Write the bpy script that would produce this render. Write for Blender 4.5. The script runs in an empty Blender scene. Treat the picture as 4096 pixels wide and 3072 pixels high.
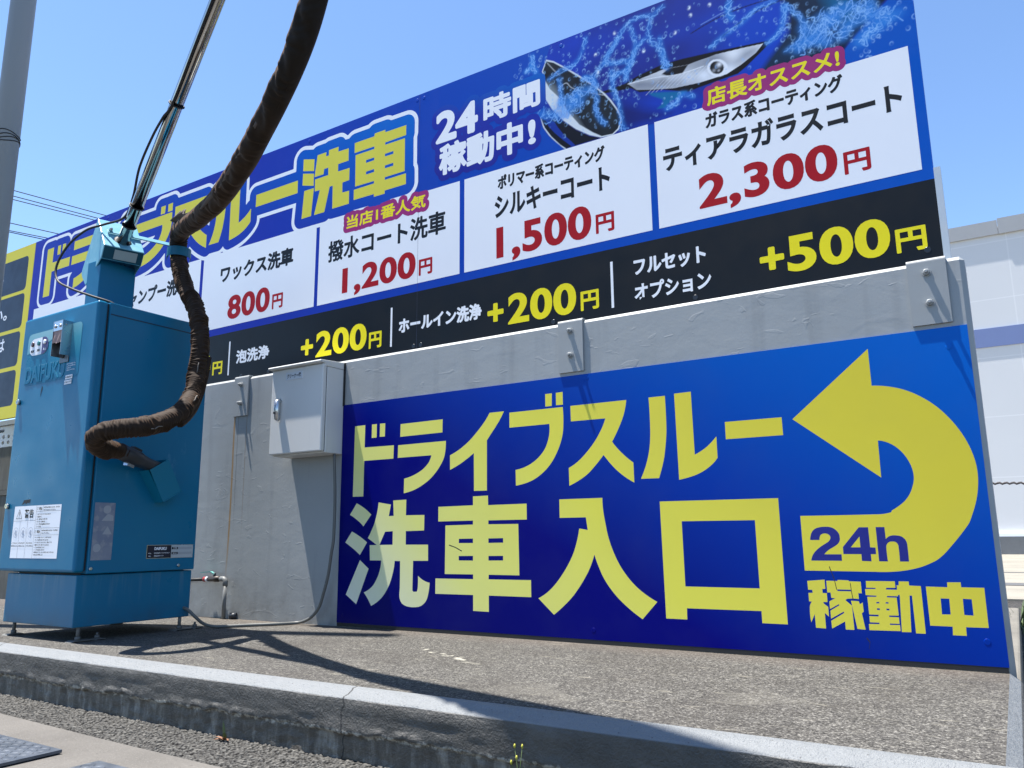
import bpy, bmesh, math, random
import numpy as np
from mathutils import Vector, Matrix, geometry

S = bpy.context.scene
COL = S.collection
R = math.radians

# ---------------------------------------------------------------- camera
cam_d = bpy.data.cameras.new('camera')
cam_d.sensor_width = 36.0
cam_d.lens = 27.595
cam_d.clip_start = 0.05
cam_d.clip_end = 2000
cam = bpy.data.objects.new('camera', cam_d)
COL.objects.link(cam)
RX = (0.84557594, 0.53377362, -0.00933064)
RY = (-0.1094594, 0.1562403, -0.98163517)
RZ = (-0.52251313, 0.83106841, 0.19053957)
CAM = (0.0, -3.25098, 0.47168)
cam.matrix_world = Matrix(((RX[0], -RY[0], -RZ[0], CAM[0]),
                           (RX[1], -RY[1], -RZ[1], CAM[1]),
                           (RX[2], -RY[2], -RZ[2], CAM[2]),
                           (0, 0, 0, 1)))
S.camera = cam

# ---------------------------------------------------------------- sky, sun, exposure
SUN_DIR = Vector((0.292, 0.090, -1.0)).normalized()
SUN_EL = math.asin(-SUN_DIR.z)
SUN_AZ = math.atan2(-SUN_DIR.x, -SUN_DIR.y)
w = bpy.data.worlds.new('World')
S.world = w
w.use_nodes = True
wn = w.node_tree.nodes
wl = w.node_tree.links
wn.clear()
sky = wn.new('ShaderNodeTexSky')
sky.sky_type = 'NISHITA'
sky.sun_disc = False
sky.sun_elevation = SUN_EL
sky.sun_rotation = SUN_AZ
sky.altitude = 20
sky.air_density = 1.0
sky.dust_density = 0.1
sky.ozone_density = 6.0
bgn = wn.new('ShaderNodeBackground')
bgn.inputs['Strength'].default_value = 0.098
won = wn.new('ShaderNodeOutputWorld')
wl.new(sky.outputs[0], bgn.inputs[0])
wl.new(bgn.outputs[0], won.inputs[0])

sun_d = bpy.data.lights.new('sun', 'SUN')
sun_d.energy = 4.8
sun_d.angle = R(0.53)
sun_d.color = (1.0, 0.96, 0.90)
sun = bpy.data.objects.new('sun', sun_d)
sun.rotation_mode = 'QUATERNION'
sun.rotation_quaternion = SUN_DIR.to_track_quat('-Z', 'Y')
sun.location = (-3, -2, 8)
COL.objects.link(sun)

S.view_settings.view_transform = 'Standard'
S.view_settings.look = 'None'
S.view_settings.exposure = 1.38
S.view_settings.gamma = 1.0
S.view_settings.use_curve_mapping = False
S.cycles.max_bounces = 8

# ---------------------------------------------------------------- print outlines (millimetres on each board)
LOW={"do":{"p":[[[-3094,1090],[-3017,1091],[-3018,965],[-2805,963],[-2807,891],[-3018,891],[-3018,695],[-3096,696]],[[-2967,1090],[-2931,1090],[-2931,1015],[-2967,1015]],[[-2908,1090],[-2870,1089],[-2871,1016],[-2908,1017]]],"h":[]},"ra":{"p":[[[-2760,1075],[-2475,1077],[-2476,1008],[-2761,1006]],[[-2775,961],[-2453,962],[-2455,918],[-2464,877],[-2487,837],[-2517,802],[-2558,767],[-2610,737],[-2663,716],[-2730,702],[-2729,779],[-2675,791],[-2622,812],[-2586,835],[-2560,862],[-2547,893],[-2776,893]]],"h":[]},"i":{"p":[[[-2179,1084],[-2093,1084],[-2122,1038],[-2161,989],[-2196,946],[-2197,696],[-2275,697],[-2276,887],[-2316,862],[-2365,835],[-2425,810],[-2426,885],[-2365,912],[-2306,950],[-2257,993],[-2213,1038]]],"h":[]},"bu":{"p":[[[-2061,1074],[-1760,1074],[-1758,1015],[-1762,954],[-1775,906],[-1797,859],[-1828,812],[-1872,770],[-1925,738],[-1974,722],[-2027,713],[-2028,789],[-1978,799],[-1933,818],[-1893,846],[-1861,882],[-1843,923],[-1835,960],[-1835,999],[-2061,999]],[[-1855,1146],[-1818,1146],[-1820,1085],[-1855,1085]],[[-1796,1146],[-1759,1147],[-1759,1085],[-1796,1086]]],"h":[]},"su":{"p":[[[-1719,1075],[-1432,1075],[-1445,1016],[-1469,960],[-1509,890],[-1483,857],[-1445,819],[-1409,790],[-1408,701],[-1453,729],[-1501,770],[-1554,833],[-1596,788],[-1646,744],[-1734,700],[-1735,783],[-1685,811],[-1634,856],[-1592,904],[-1558,957],[-1539,1000],[-1718,1001]]],"h":[]},"ru":{"p":[[[-1324,1075],[-1247,1075],[-1246,977],[-1248,907],[-1257,838],[-1266,791],[-1291,715],[-1376,716],[-1352,768],[-1335,823],[-1325,885],[-1322,970]],[[-1204,1080],[-1128,1081],[-1125,807],[-1098,820],[-1067,840],[-1027,878],[-1027,788],[-1050,763],[-1088,737],[-1134,718],[-1200,704]]],"h":[]},"bar":{"p":[[[-987,936],[-754,936],[-753,863],[-987,863]]],"h":[]},"wash":{"p":[[[-3065,659],[-3006,630],[-2956,595],[-3011,533],[-3057,567],[-3113,597]],[[-3095,506],[-3036,479],[-2982,447],[-3031,380],[-3083,414],[-3142,447]],[[-3030,353],[-2966,308],[-3049,121],[-3127,169]],[[-2905,659],[-2818,645],[-2831,584],[-2797,585],[-2802,666],[-2712,668],[-2713,586],[-2589,585],[-2590,506],[-2712,504],[-2711,434],[-2563,434],[-2562,353],[-2660,352],[-2662,203],[-2654,196],[-2633,198],[-2627,216],[-2626,277],[-2590,255],[-2550,244],[-2557,194],[-2572,154],[-2603,129],[-2640,121],[-2693,122],[-2731,136],[-2748,168],[-2746,213],[-2747,350],[-2784,351],[-2795,290],[-2821,223],[-2870,160],[-2942,116],[-2965,149],[-2996,184],[-2940,214],[-2907,255],[-2885,305],[-2878,352],[-2958,352],[-2962,432],[-2912,433],[-2977,470],[-2938,535],[-2917,594]]],"h":[[[-2855,502],[-2801,505],[-2801,434],[-2893,433]]]},"car":{"p":[[[-2281,670],[-2191,671],[-2190,624],[-1968,625],[-1968,550],[-2189,550],[-2189,531],[-2016,530],[-2013,290],[-2188,290],[-2189,268],[-1949,269],[-1949,192],[-2188,192],[-2188,116],[-2280,117],[-2280,192],[-2513,191],[-2513,266],[-2280,267],[-2280,290],[-2454,289],[-2452,529],[-2281,531],[-2281,551],[-2498,550],[-2498,624],[-2281,626]]],"h":[[[-2367,462],[-2281,463],[-2281,441],[-2368,441]],[[-2189,463],[-2103,464],[-2103,442],[-2189,441]],[[-2368,378],[-2281,379],[-2281,356],[-2368,356]],[[-2189,379],[-2104,380],[-2104,358],[-2189,357]]]},"enter":{"p":[[[-1789,639],[-1567,639],[-1565,586],[-1556,528],[-1543,464],[-1521,401],[-1489,338],[-1445,280],[-1394,234],[-1324,192],[-1394,118],[-1457,161],[-1517,214],[-1569,281],[-1599,344],[-1615,388],[-1639,329],[-1674,272],[-1725,207],[-1776,159],[-1829,118],[-1910,188],[-1850,225],[-1798,277],[-1750,342],[-1715,408],[-1688,504],[-1645,497],[-1653,554],[-1789,554]]],"h":[]},"mouth":{"p":[[[-1293,614],[-791,612],[-789,126],[-887,126],[-887,172],[-1194,171],[-1195,126],[-1287,126]]],"h":[[[-1198,528],[-889,527],[-888,259],[-1196,259]]]},"arrow":{"p":[[[-712,924],[-410,1174],[-409,1028],[-357,1020],[-300,1001],[-246,969],[-195,924],[-152,867],[-120,806],[-100,743],[-93,689],[-96,635],[-107,582],[-126,529],[-142,496],[-213,409],[-247,377],[-274,362],[-305,349],[-338,340],[-371,334],[-415,330],[-460,330],[-710,331],[-711,540],[-425,540],[-404,542],[-384,547],[-382,553],[-358,568],[-333,589],[-314,616],[-301,650],[-297,674],[-300,706],[-311,738],[-328,767],[-354,794],[-382,810],[-406,816],[-407,676]]],"h":[]},"work":{"p":[[[-704,292],[-640,298],[-640,264],[-651,263],[-651,248],[-636,248],[-636,215],[-651,215],[-650,209],[-635,198],[-635,162],[-649,175],[-649,118],[-685,119],[-686,169],[-701,138],[-702,194],[-693,215],[-703,216],[-703,247],[-687,248],[-688,259],[-703,259]],[[-634,294],[-594,294],[-593,298],[-554,297],[-554,294],[-512,293],[-512,251],[-524,251],[-524,230],[-563,230],[-571,224],[-550,205],[-549,118],[-579,118],[-579,147],[-627,119],[-628,147],[-580,177],[-580,183],[-628,155],[-628,184],[-594,205],[-596,209],[-629,190],[-629,218],[-607,230],[-621,231],[-622,251],[-634,251]],[[-552,223],[-525,222],[-522,211],[-512,218],[-511,185],[-518,179],[-510,121],[-538,122]]],"h":[[[-597,263],[-549,263],[-549,257],[-597,257]]]},"move":{"p":[[[-494,296],[-396,297],[-396,274],[-427,273],[-428,267],[-391,267],[-391,283],[-384,283],[-383,297],[-350,297],[-350,283],[-312,282],[-312,117],[-343,117],[-344,248],[-352,248],[-358,120],[-389,119],[-384,249],[-390,249],[-390,244],[-427,244],[-427,239],[-395,239],[-394,176],[-426,175],[-426,170],[-394,170],[-394,147],[-426,147],[-426,142],[-393,143],[-393,122],[-497,120],[-497,142],[-461,143],[-461,148],[-493,148],[-493,170],[-462,170],[-461,176],[-493,176],[-494,239],[-463,240],[-462,244],[-499,245],[-499,267],[-463,268],[-463,272],[-495,272]]],"h":[[[-465,221],[-455,222],[-455,217],[-465,216]],[[-433,222],[-424,222],[-424,217],[-434,217]],[[-465,199],[-455,199],[-455,193],[-465,193]],[[-433,199],[-423,199],[-423,193],[-433,193]]]},"mid":{"p":[[[-227,297],[-185,298],[-185,281],[-115,281],[-116,147],[-184,146],[-185,117],[-227,117],[-225,146],[-295,146],[-296,281],[-228,280]]],"h":[[[-253,241],[-226,241],[-227,187],[-254,186]],[[-184,242],[-157,241],[-157,186],[-185,187]]]},"h24":{"p":[[[-681,447],[-679,460],[-675,472],[-668,483],[-657,491],[-644,495],[-627,497],[-607,496],[-593,491],[-582,482],[-574,470],[-572,457],[-573,445],[-579,434],[-590,425],[-605,416],[-619,407],[-633,393],[-571,393],[-571,369],[-683,369],[-680,380],[-675,391],[-666,403],[-653,415],[-639,425],[-623,435],[-613,442],[-607,451],[-606,459],[-611,467],[-620,471],[-631,471],[-641,466],[-645,457],[-646,447]],[[-502,493],[-469,493],[-468,419],[-450,418],[-450,394],[-468,394],[-468,368],[-501,369],[-501,394],[-564,394],[-564,420]],[[-443,493],[-413,493],[-412,449],[-402,458],[-390,462],[-376,462],[-361,459],[-350,451],[-344,440],[-342,428],[-342,368],[-372,368],[-372,424],[-375,433],[-382,439],[-392,440],[-402,438],[-410,430],[-413,419],[-412,368],[-442,368]]],"h":[[[-502,459],[-502,419],[-536,419]]]}}
UP={"wash":{"p":[[[-3663,2897],[-3563,2871],[-3563,2789],[-3663,2815]],[[-3663,2797],[-3563,2771],[-3562,2687],[-3664,2715]],[[-3645,2672],[-3558,2671],[-3574,2484],[-3660,2484]],[[-3536,2891],[-3457,2890],[-3460,2862],[-3435,2861],[-3435,2897],[-3352,2897],[-3352,2864],[-3263,2861],[-3261,2778],[-3350,2778],[-3349,2728],[-3251,2726],[-3250,2645],[-3307,2643],[-3306,2576],[-3248,2574],[-3247,2488],[-3388,2489],[-3391,2644],[-3417,2644],[-3457,2483],[-3547,2484],[-3504,2643],[-3549,2645],[-3550,2727],[-3434,2727],[-3436,2778],[-3472,2778],[-3476,2744],[-3556,2745]]],"h":[]},"car":{"p":[[[-3213,2881],[-3051,2879],[-3049,2897],[-2964,2896],[-2963,2880],[-2800,2877],[-2800,2813],[-2962,2812],[-2963,2797],[-2808,2795],[-2806,2585],[-2959,2586],[-2959,2569],[-2796,2568],[-2795,2500],[-2958,2501],[-2958,2481],[-3043,2482],[-3044,2500],[-3208,2502],[-3209,2569],[-3045,2569],[-3045,2585],[-3199,2588],[-3203,2797],[-3049,2795],[-3049,2812],[-3212,2814]]],"h":[[[-3114,2740],[-3048,2739],[-3048,2721],[-3114,2721]],[[-2962,2738],[-2896,2738],[-2896,2720],[-2962,2721]],[[-3112,2663],[-3047,2663],[-3046,2644],[-3112,2644]],[[-2961,2662],[-2895,2662],[-2895,2643],[-2960,2644]]]}}
KANA={"do":[-6779,-6408,2505,2930],"ra":[-6377,-6308,2506,2917],"bu":[-5285,-5028,2500,2936],"su":[-5028,-4616,2490,2896],"ru":[-4588,-4156,2494,2812],"bar":[-4110,-3707,2674,2762]}
TX=[["24","w",[-2575,-2285,2685,2878]],["時間","w",[-2245,-1883,2714,2870]],["稼動中","w",[-2551,-1993,2481,2669]],["!","w",[-1958,-1914,2503,2642]],["当店1番人気","y",[-3260,-2647,2322,2407]],["撥水コート洗車","k",[-3407,-2502,2135,2273]],["1,200","r",[-3282,-2713,1916,2076]],["円","r",[-2689,-2594,1917,2012]],["ポリマー系コーティング","k",[-2153,-1520,2296,2378]],["シルキーコート","k",[-2175,-1496,2137,2267]],["1,500","r",[-2165,-1604,1911,2086]],["円","r",[-1580,-1482,1921,2020]],["店長オススメ!","y",[-993,-416,2416,2503]],["ガラス系コーティング","k",[-1006,-412,2305,2382]],["ティアラガラスコート","k",[-1219,-197,2145,2275]],["2,300","r",[-1057,-461,1923,2086]],["円","r",[-437,-336,1927,2026]],["ワックス洗車","k",[-4434,-3720,2192,2313]],["800","r",[-4338,-3922,1918,2085]],["円","r",[-3898,-3799,1921,2020]],["シャンプー洗車","k",[-5620,-4804,2197,2324]],["0","Y",[-4590,-4478,1547,1710]],["円","Y",[-4457,-4357,1552,1642]],["泡洗浄","w",[-4220,-3902,1601,1692]],["+","Y",[-3612,-3510,1574,1675]],["200","Y",[-3484,-3072,1547,1708]],["円","Y",[-3052,-2957,1544,1640]],["ホールイン洗浄","w",[-2828,-2261,1600,1689]],["+","Y",[-2222,-2124,1570,1670]],["200","Y",[-2095,-1699,1540,1703]],["円","Y",[-1674,-1577,1545,1642]],["フルセット","w",[-1390,-1042,1669,1751]],["オプション","w",[-1392,-1023,1546,1609]],["+","Y",[-806,-706,1578,1680]],["500","Y",[-693,-295,1551,1713]],["円","Y",[-276,-169,1551,1649]]]
CAR={"mirror":[[-1841,2962],[-1868,2902],[-1853,2849],[-1851,2738],[-1811,2663],[-1749,2582],[-1676,2510],[-1600,2454],[-1537,2422],[-1474,2416],[-1441,2435],[-1423,2473],[-1424,2499],[-1440,2544],[-1475,2607],[-1507,2653],[-1573,2726],[-1648,2802],[-1725,2874],[-1797,2937]],"mirror_in":[[-1841,2952],[-1862,2900],[-1849,2840],[-1821,2783],[-1762,2709],[-1716,2617],[-1656,2530],[-1581,2463],[-1533,2428],[-1474,2423],[-1444,2443],[-1430,2479],[-1432,2505],[-1451,2551],[-1482,2604],[-1518,2655],[-1580,2725],[-1656,2799],[-1730,2869],[-1797,2928]],"mirror_glow":[[-1851,2841],[-1821,2779],[-1761,2717],[-1727,2670],[-1736,2627],[-1779,2660],[-1814,2703],[-1850,2750]],"fender":[[-1882,2635],[-1853,2614],[-1796,2598],[-1749,2574],[-1672,2501],[-1600,2448],[-1537,2420],[-1702,2422],[-1741,2418],[-1799,2475],[-1842,2537]],"fender_blue":[[-1853,2616],[-1801,2590],[-1781,2553],[-1747,2501],[-1705,2451],[-1682,2422],[-1702,2422],[-1751,2472],[-1802,2529],[-1834,2573]],"fender_rim":[[-1882,2631],[-1878,2631],[-1858,2573],[-1819,2511],[-1768,2450],[-1733,2418],[-1743,2419],[-1788,2464],[-1835,2524],[-1866,2575]],"dark":[[-543,2742],[-482,2732],[-462,2753],[-385,2739],[-315,2731],[-112,2718],[-118,2537],[-201,2495],[-288,2460],[-365,2424],[-434,2431],[-612,2495],[-588,2565],[-545,2635]],"bumper":[[-117,2544],[-118,2529],[-201,2489],[-289,2451],[-377,2418],[-388,2422],[-287,2464],[-200,2505]],"intake":[[-480,2606],[-443,2617],[-414,2612],[-392,2590],[-396,2542],[-421,2517],[-464,2512],[-547,2535],[-564,2556]],"lamp_black":[[-1397,2670],[-1326,2689],[-1203,2705],[-1099,2699],[-957,2682],[-794,2659],[-680,2643],[-725,2608],[-801,2555],[-843,2532],[-1015,2525],[-1080,2520],[-1209,2574],[-1322,2598],[-1367,2635],[-1526,2656],[-1534,2667]],"lamp":[[-1381,2663],[-1303,2669],[-1189,2677],[-1072,2659],[-937,2663],[-808,2650],[-723,2639],[-758,2605],[-827,2571],[-896,2547],[-1014,2547],[-1150,2562],[-1261,2592],[-1337,2616]],"lamp_dark":[[-1205,2655],[-1167,2673],[-1072,2659],[-1103,2623],[-1169,2631]],"lens_ring":[[-886,2576],[-890,2563],[-898,2553],[-910,2547],[-925,2546],[-941,2550],[-956,2559],[-969,2572],[-979,2587],[-983,2603],[-982,2617],[-976,2629],[-965,2637],[-952,2641],[-936,2638],[-920,2632],[-906,2620],[-895,2606],[-888,2591]],"lens":[[-905,2584],[-909,2572],[-917,2564],[-930,2561],[-943,2565],[-956,2573],[-965,2586],[-970,2600],[-969,2614],[-963,2624],[-952,2630],[-939,2629],[-926,2623],[-915,2612],[-907,2598]],"teal":[[-1277,2580],[-1087,2526],[-1124,2508],[-1168,2499],[-1199,2475],[-1236,2483],[-1205,2503],[-1208,2524],[-1262,2561]],"teal_band":[[-462,2753],[-385,2739],[-381,2649],[-373,2540],[-398,2585],[-441,2637],[-467,2690]],"body":[[-1803,3027],[-1841,2972],[-1849,2840],[-1852,2680],[-1749,2574],[-1537,2422],[-1291,2418],[-1255,2418],[-1150,2417],[-488,2354],[-346,2753],[-858,3004]],"lower_dark":[[-1859,2665],[-1456,2585],[-1171,2439],[-1261,2421],[-1542,2444],[-1707,2477]],"crease":[[-1049,2824],[-877,2854],[-617,2846],[-618,2839],[-863,2848],[-1035,2811]],"s0":[[-1929,3017],[-1928,2972],[-1948,2938],[-1973,2939]],"s1":[[-1930,2972],[-1918,2936],[-1902,2906]],"s2":[[-1603,3003],[-1616,2961],[-1645,2902],[-1689,2871],[-1742,2870],[-1795,2853],[-1836,2836]],"s3":[[-1421,2934],[-1453,2897],[-1484,2859],[-1504,2824],[-1547,2790],[-1572,2745],[-1550,2700]],"s4":[[-1285,2875],[-1330,2840],[-1354,2781],[-1385,2740],[-1391,2683]],"s5":[[-1504,2824],[-1456,2803],[-1365,2785]],"s6":[[-1385,2740],[-1436,2736],[-1463,2723],[-1469,2770]],"s7":[[-1208,2853],[-1198,2776],[-1187,2721],[-1172,2672]],"s8":[[-1463,2723],[-1465,2678],[-1452,2622],[-1432,2564],[-1424,2488],[-1408,2422]],"s9":[[-1885,2659],[-1812,2632],[-1748,2616],[-1692,2640],[-1633,2659]],"s10":[[-1770,2681],[-1691,2674],[-1658,2706],[-1573,2700]],"s11":[[-1570,2699],[-1552,2640],[-1562,2587],[-1541,2525],[-1505,2484]],"s12":[[-1763,2671],[-1757,2723],[-1767,2828]],"s13":[[-1629,2780],[-1590,2767],[-1557,2725]],"s14":[[-1180,3015],[-1243,2976],[-1263,2871],[-1213,2796],[-1189,2684]],"s15":[[-859,2916],[-870,2859],[-852,2813]],"s16":[[-621,2796],[-626,2732],[-650,2668],[-710,2632]],"s17":[[-651,2830],[-743,2823],[-813,2776],[-912,2738],[-963,2703]],"s18":[[-487,2669],[-439,2665],[-390,2681],[-344,2669],[-285,2617],[-216,2576],[-166,2577]],"s19":[[-216,2576],[-275,2538],[-336,2499]],"s20":[[-285,2680],[-280,2609],[-374,2590],[-396,2542]],"s21":[[-550,2658],[-492,2607],[-441,2637],[-406,2637]],"s22":[[-582,2562],[-519,2582],[-449,2541]],"s23":[[-622,2789],[-575,2733],[-543,2663],[-567,2593],[-632,2566]],"s24":[[-1192,2468],[-1140,2482],[-1109,2518],[-1053,2484]],"s25":[[-1250,2995],[-1360,2997],[-1444,2906],[-1504,2829]],"s26":[[-1361,2973],[-1333,2873],[-1369,2764],[-1396,2693]]}

# ---------------------------------------------------------------- helpers
def srgb(r, g, b):
    f = lambda c: (c / 255 / 12.92) if c <= 10 else ((c / 255 + 0.055) / 1.055) ** 2.4
    return (f(r), f(g), f(b), 1.0)

class Mat:
    """small node-graph builder round one Principled shader"""
    def __init__(s, name, col=(0.5, 0.5, 0.5), rough=0.5, metal=0.0, spec=0.5):
        s.m = bpy.data.materials.new(name)
        s.m.use_nodes = True
        s.nt = s.m.node_tree
        s.b = s.nt.nodes['Principled BSDF']
        s.c = None
        s.col = tuple(col[:3]) + (1.0,)
        s.b.inputs['Base Color'].default_value = s.col
        s.b.inputs['Roughness'].default_value = rough
        s.b.inputs['Metallic'].default_value = metal
        s.b.inputs['Specular IOR Level'].default_value = spec
        s.h = None
        s.tc = None
    def n(s, t, **k):
        x = s.nt.nodes.new('ShaderNode' + t)
        for a, v in k.items():
            setattr(x, a, v)
        return x
    def l(s, a, b):
        s.nt.links.new(a, b)
    def pos(s, scale=(1, 1, 1), loc=(0, 0, 0), rot=(0, 0, 0)):
        if s.tc is None:
            s.tc = s.n('TexCoord')
        mp = s.n('Mapping')
        mp.inputs['Scale'].default_value = scale
        mp.inputs['Location'].default_value = loc
        mp.inputs['Rotation'].default_value = rot
        s.l(s.tc.outputs['Object'], mp.inputs['Vector'])
        return mp.outputs[0]
    def axis(s, i):
        if s.tc is None:
            s.tc = s.n('TexCoord')
        x = s.n('SeparateXYZ')
        s.l(s.tc.outputs['Object'], x.inputs[0])
        return x.outputs[i]
    def noise(s, scale, detail=4, rough=0.55, stretch=(1, 1, 1), dist=0.0, loc=(0, 0, 0)):
        x = s.n('TexNoise')
        x.inputs['Scale'].default_value = scale
        x.inputs['Detail'].default_value = detail
        x.inputs['Roughness'].default_value = rough
        x.inputs['Distortion'].default_value = dist
        s.l(s.pos(stretch, loc), x.inputs['Vector'])
        return x.outputs['Fac']
    def voro(s, scale, feature='F1', stretch=(1, 1, 1), out='Distance', rand=1.0):
        x = s.n('TexVoronoi', feature=feature)
        x.inputs['Scale'].default_value = scale
        x.inputs['Randomness'].default_value = rand
        s.l(s.pos(stretch), x.inputs['Vector'])
        return x.outputs[out]
    def rng(s, v, a, b, c=0.0, d=1.0, smooth=False):
        x = s.n('MapRange', interpolation_type='SMOOTHSTEP' if smooth else 'LINEAR')
        x.inputs['From Min'].default_value = a
        x.inputs['From Max'].default_value = b
        x.inputs['To Min'].default_value = c
        x.inputs['To Max'].default_value = d
        s.l(v, x.inputs['Value'])
        return x.outputs[0]
    def math(s, op, a, b=0.0, c=0.0):
        x = s.n('Math', operation=op)
        for i, v in enumerate((a, b, c)):
            if isinstance(v, (int, float)):
                x.inputs[i].default_value = v
            else:
                s.l(v, x.inputs[i])
        return x.outputs[0]
    def mix(s, fac, col, mode='MIX'):
        """mix col over the colour built so far"""
        x = s.n('Mix', data_type='RGBA', blend_type=mode)
        if isinstance(fac, (int, float)):
            x.inputs[0].default_value = fac
        else:
            s.l(fac, x.inputs[0])
        if s.c is None:
            x.inputs[6].default_value = s.col
        else:
            s.l(s.c, x.inputs[6])
        if isinstance(col, tuple):
            x.inputs[7].default_value = tuple(col[:3]) + (1.0,)
        else:
            s.l(col, x.inputs[7])
        s.c = x.outputs[2]
        return s
    def ramp(s, v, stops):
        x = s.n('ValToRGB')
        e = x.color_ramp.elements
        while len(e) < len(stops):
            e.new(0.5)
        for i, (p, c) in enumerate(stops):
            e[i].position = p
            e[i].color = tuple(c[:3]) + (1.0,)
        s.l(v, x.inputs[0])
        return x.outputs[0]
    def base(s, sock):
        s.c = sock
        return s
    def bump(s, v, strength=0.5, dist=0.01):
        x = s.n('Bump')
        x.inputs['Strength'].default_value = strength
        x.inputs['Distance'].default_value = dist
        s.l(v, x.inputs['Height'])
        if s.h is not None:
            s.l(s.h, x.inputs['Normal'])
        s.h = x.outputs[0]
        return s
    def rough(s, v):
        s.l(v, s.b.inputs['Roughness'])
        return s
    def done(s):
        if s.c is not None:
            s.l(s.c, s.b.inputs['Base Color'])
        if s.h is not None:
            s.l(s.h, s.b.inputs['Normal'])
        return s.m

def flat(name, col, rough=0.5, metal=0.0, spec=0.5):
    """plain paint or print with a trace of unevenness in tone and sheen"""
    m = Mat(name, col, rough, metal, spec)
    n = m.noise(3.0, 3)
    m.mix(m.rng(n, 0.35, 0.75, 0, 0.10), tuple(c * 0.72 for c in col[:3]))
    m.rough(m.rng(m.noise(9.0, 4), 0.3, 0.7, max(0.02, rough - 0.05), rough + 0.07))
    return m.done()

def link(name, me, mat=None, parent=None):
    o = bpy.data.objects.new(name, me)
    if mat is not None and not me.materials:
        me.materials.append(mat)
    COL.objects.link(o)
    if parent is not None:
        o.parent = parent
    return o

def tag(o, label=None, cat=None, group=None, kind=None):
    if label: o['label'] = label
    if cat: o['category'] = cat
    if group: o['group'] = group
    if kind: o['kind'] = kind
    return o

def empty(name, label, cat, loc=(0, 0, 0), group=None):
    """Empty at a thing's base; parts are modelled in world metres, so it is offset back"""
    o = bpy.data.objects.new(name, None)
    o.empty_display_size = 0.1
    COL.objects.link(o)
    o.location = loc
    return tag(o, label, cat, group)

def put(o, root):
    """parent o (built in world space) to root without moving it"""
    o.parent = root
    o.matrix_parent_inverse = Matrix.Translation(-Vector(root.location))
    return o

class MB:
    def __init__(s):
        s.bm = bmesh.new()
    def box(s, x0, x1, y0, y1, z0, z1, mtx=None):
        v = [s.bm.verts.new(p) for p in ((x0, y0, z0), (x1, y0, z0), (x1, y1, z0), (x0, y1, z0), (x0, y0, z1), (x1, y0, z1), (x1, y1, z1), (x0, y1, z1))]
        if mtx is not None:
            for q in v: q.co = mtx @ q.co
        for f in ((0, 3, 2, 1), (4, 5, 6, 7), (0, 1, 5, 4), (1, 2, 6, 5), (2, 3, 7, 6), (3, 0, 4, 7)):
            s.bm.faces.new([v[i] for i in f])
        return s
    def prism(s, pts, vec):
        """closed extrusion of a planar outline along vec"""
        vec = Vector(vec)
        a = [s.bm.verts.new(p) for p in pts]
        b = [s.bm.verts.new(Vector(p) + vec) for p in pts]
        s.bm.faces.new(a)
        s.bm.faces.new(b[::-1])
        k = len(a)
        for i in range(k):
            s.bm.faces.new((a[i], b[i], b[(i + 1) % k], a[(i + 1) % k]))
        return s
    def tube(s, pts, r, seg=12, cap=True):
        """round tube through points; r a number or one per point"""
        pts = [Vector(p) for p in pts]
        rs = r if isinstance(r, (list, tuple)) else [r] * len(pts)
        prev = None
        rings = []
        for i, p in enumerate(pts):
            t = (pts[min(i + 1, len(pts) - 1)] - pts[max(i - 1, 0)]).normalized()
            if prev is None:
                a = Vector((0, 0, 1)) if abs(t.z) < 0.9 else Vector((1, 0, 0))
                nrm = t.cross(a).normalized()
            else:
                nrm = (prev - t * prev.dot(t)).normalized()
            prev = nrm
            bi = t.cross(nrm)
            rings.append([s.bm.verts.new(p + (nrm * math.cos(2 * math.pi * k / seg) + bi * math.sin(2 * math.pi * k / seg)) * rs[i]) for k in range(seg)])
        for a, b in zip(rings[:-1], rings[1:]):
            for k in range(seg):
                f = s.bm.faces.new((a[k], a[(k + 1) % seg], b[(k + 1) % seg], b[k]))
                f.smooth = True
        if cap:
            s.bm.faces.new(rings[0][::-1])
            s.bm.faces.new(rings[-1])
        return s
    def cyl(s, p0, p1, r, seg=20, r1=None):
        return s.tube([p0, p1], [r, r if r1 is None else r1], seg)
    def build(s, name, mat=None, parent=None, bevel=0.0, bseg=2, smooth=False):
        bmesh.ops.remove_doubles(s.bm, verts=s.bm.verts, dist=1e-6)
        bmesh.ops.recalc_face_normals(s.bm, faces=s.bm.faces)
        if bevel:
            ed = [e for e in s.bm.edges if len(e.link_faces) == 2 and e.calc_face_angle(0) > 0.6]
            bmesh.ops.bevel(s.bm, geom=ed, offset=bevel, segments=bseg, affect='EDGES', profile=0.5)
        if smooth:
            for f in s.bm.faces: f.smooth = True
        me = bpy.data.meshes.new(name)
        s.bm.to_mesh(me)
        s.bm.free()
        o = link(name, me, mat)
        if parent is not None:
            put(o, parent)
        return o

def spline(pts, n):
    """Catmull-Rom through pts, n samples"""
    P = np.array([pts[0]] + list(pts) + [pts[-1]], float)
    m = len(pts) - 1
    out = []
    for t in np.linspace(0, m - 1e-6, n):
        i = int(t); u = t - i
        a, b, c, d = P[i], P[i + 1], P[i + 2], P[i + 3]
        out.append(0.5 * (2 * b + (c - a) * u + (2 * a - 5 * b + 4 * c - d) * u * u + (3 * b - a - 3 * c + d) * u ** 3))
    return np.array(out)

# ---- flat print: polygons in millimetres (x, z) on a board whose face looks to -Y
def pip(P, poly):
    x, y = P[:, 0], P[:, 1]
    ins = np.zeros(len(P), bool)
    q = np.array(poly, float)
    a = q; b = np.roll(q, -1, 0)
    for (x0, y0), (x1, y1) in zip(a, b):
        if y0 == y1: continue
        c = ((y0 > y) != (y1 > y)) & (x < (x1 - x0) * (y - y0) / (y1 - y0) + x0)
        ins ^= c
    return ins

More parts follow.
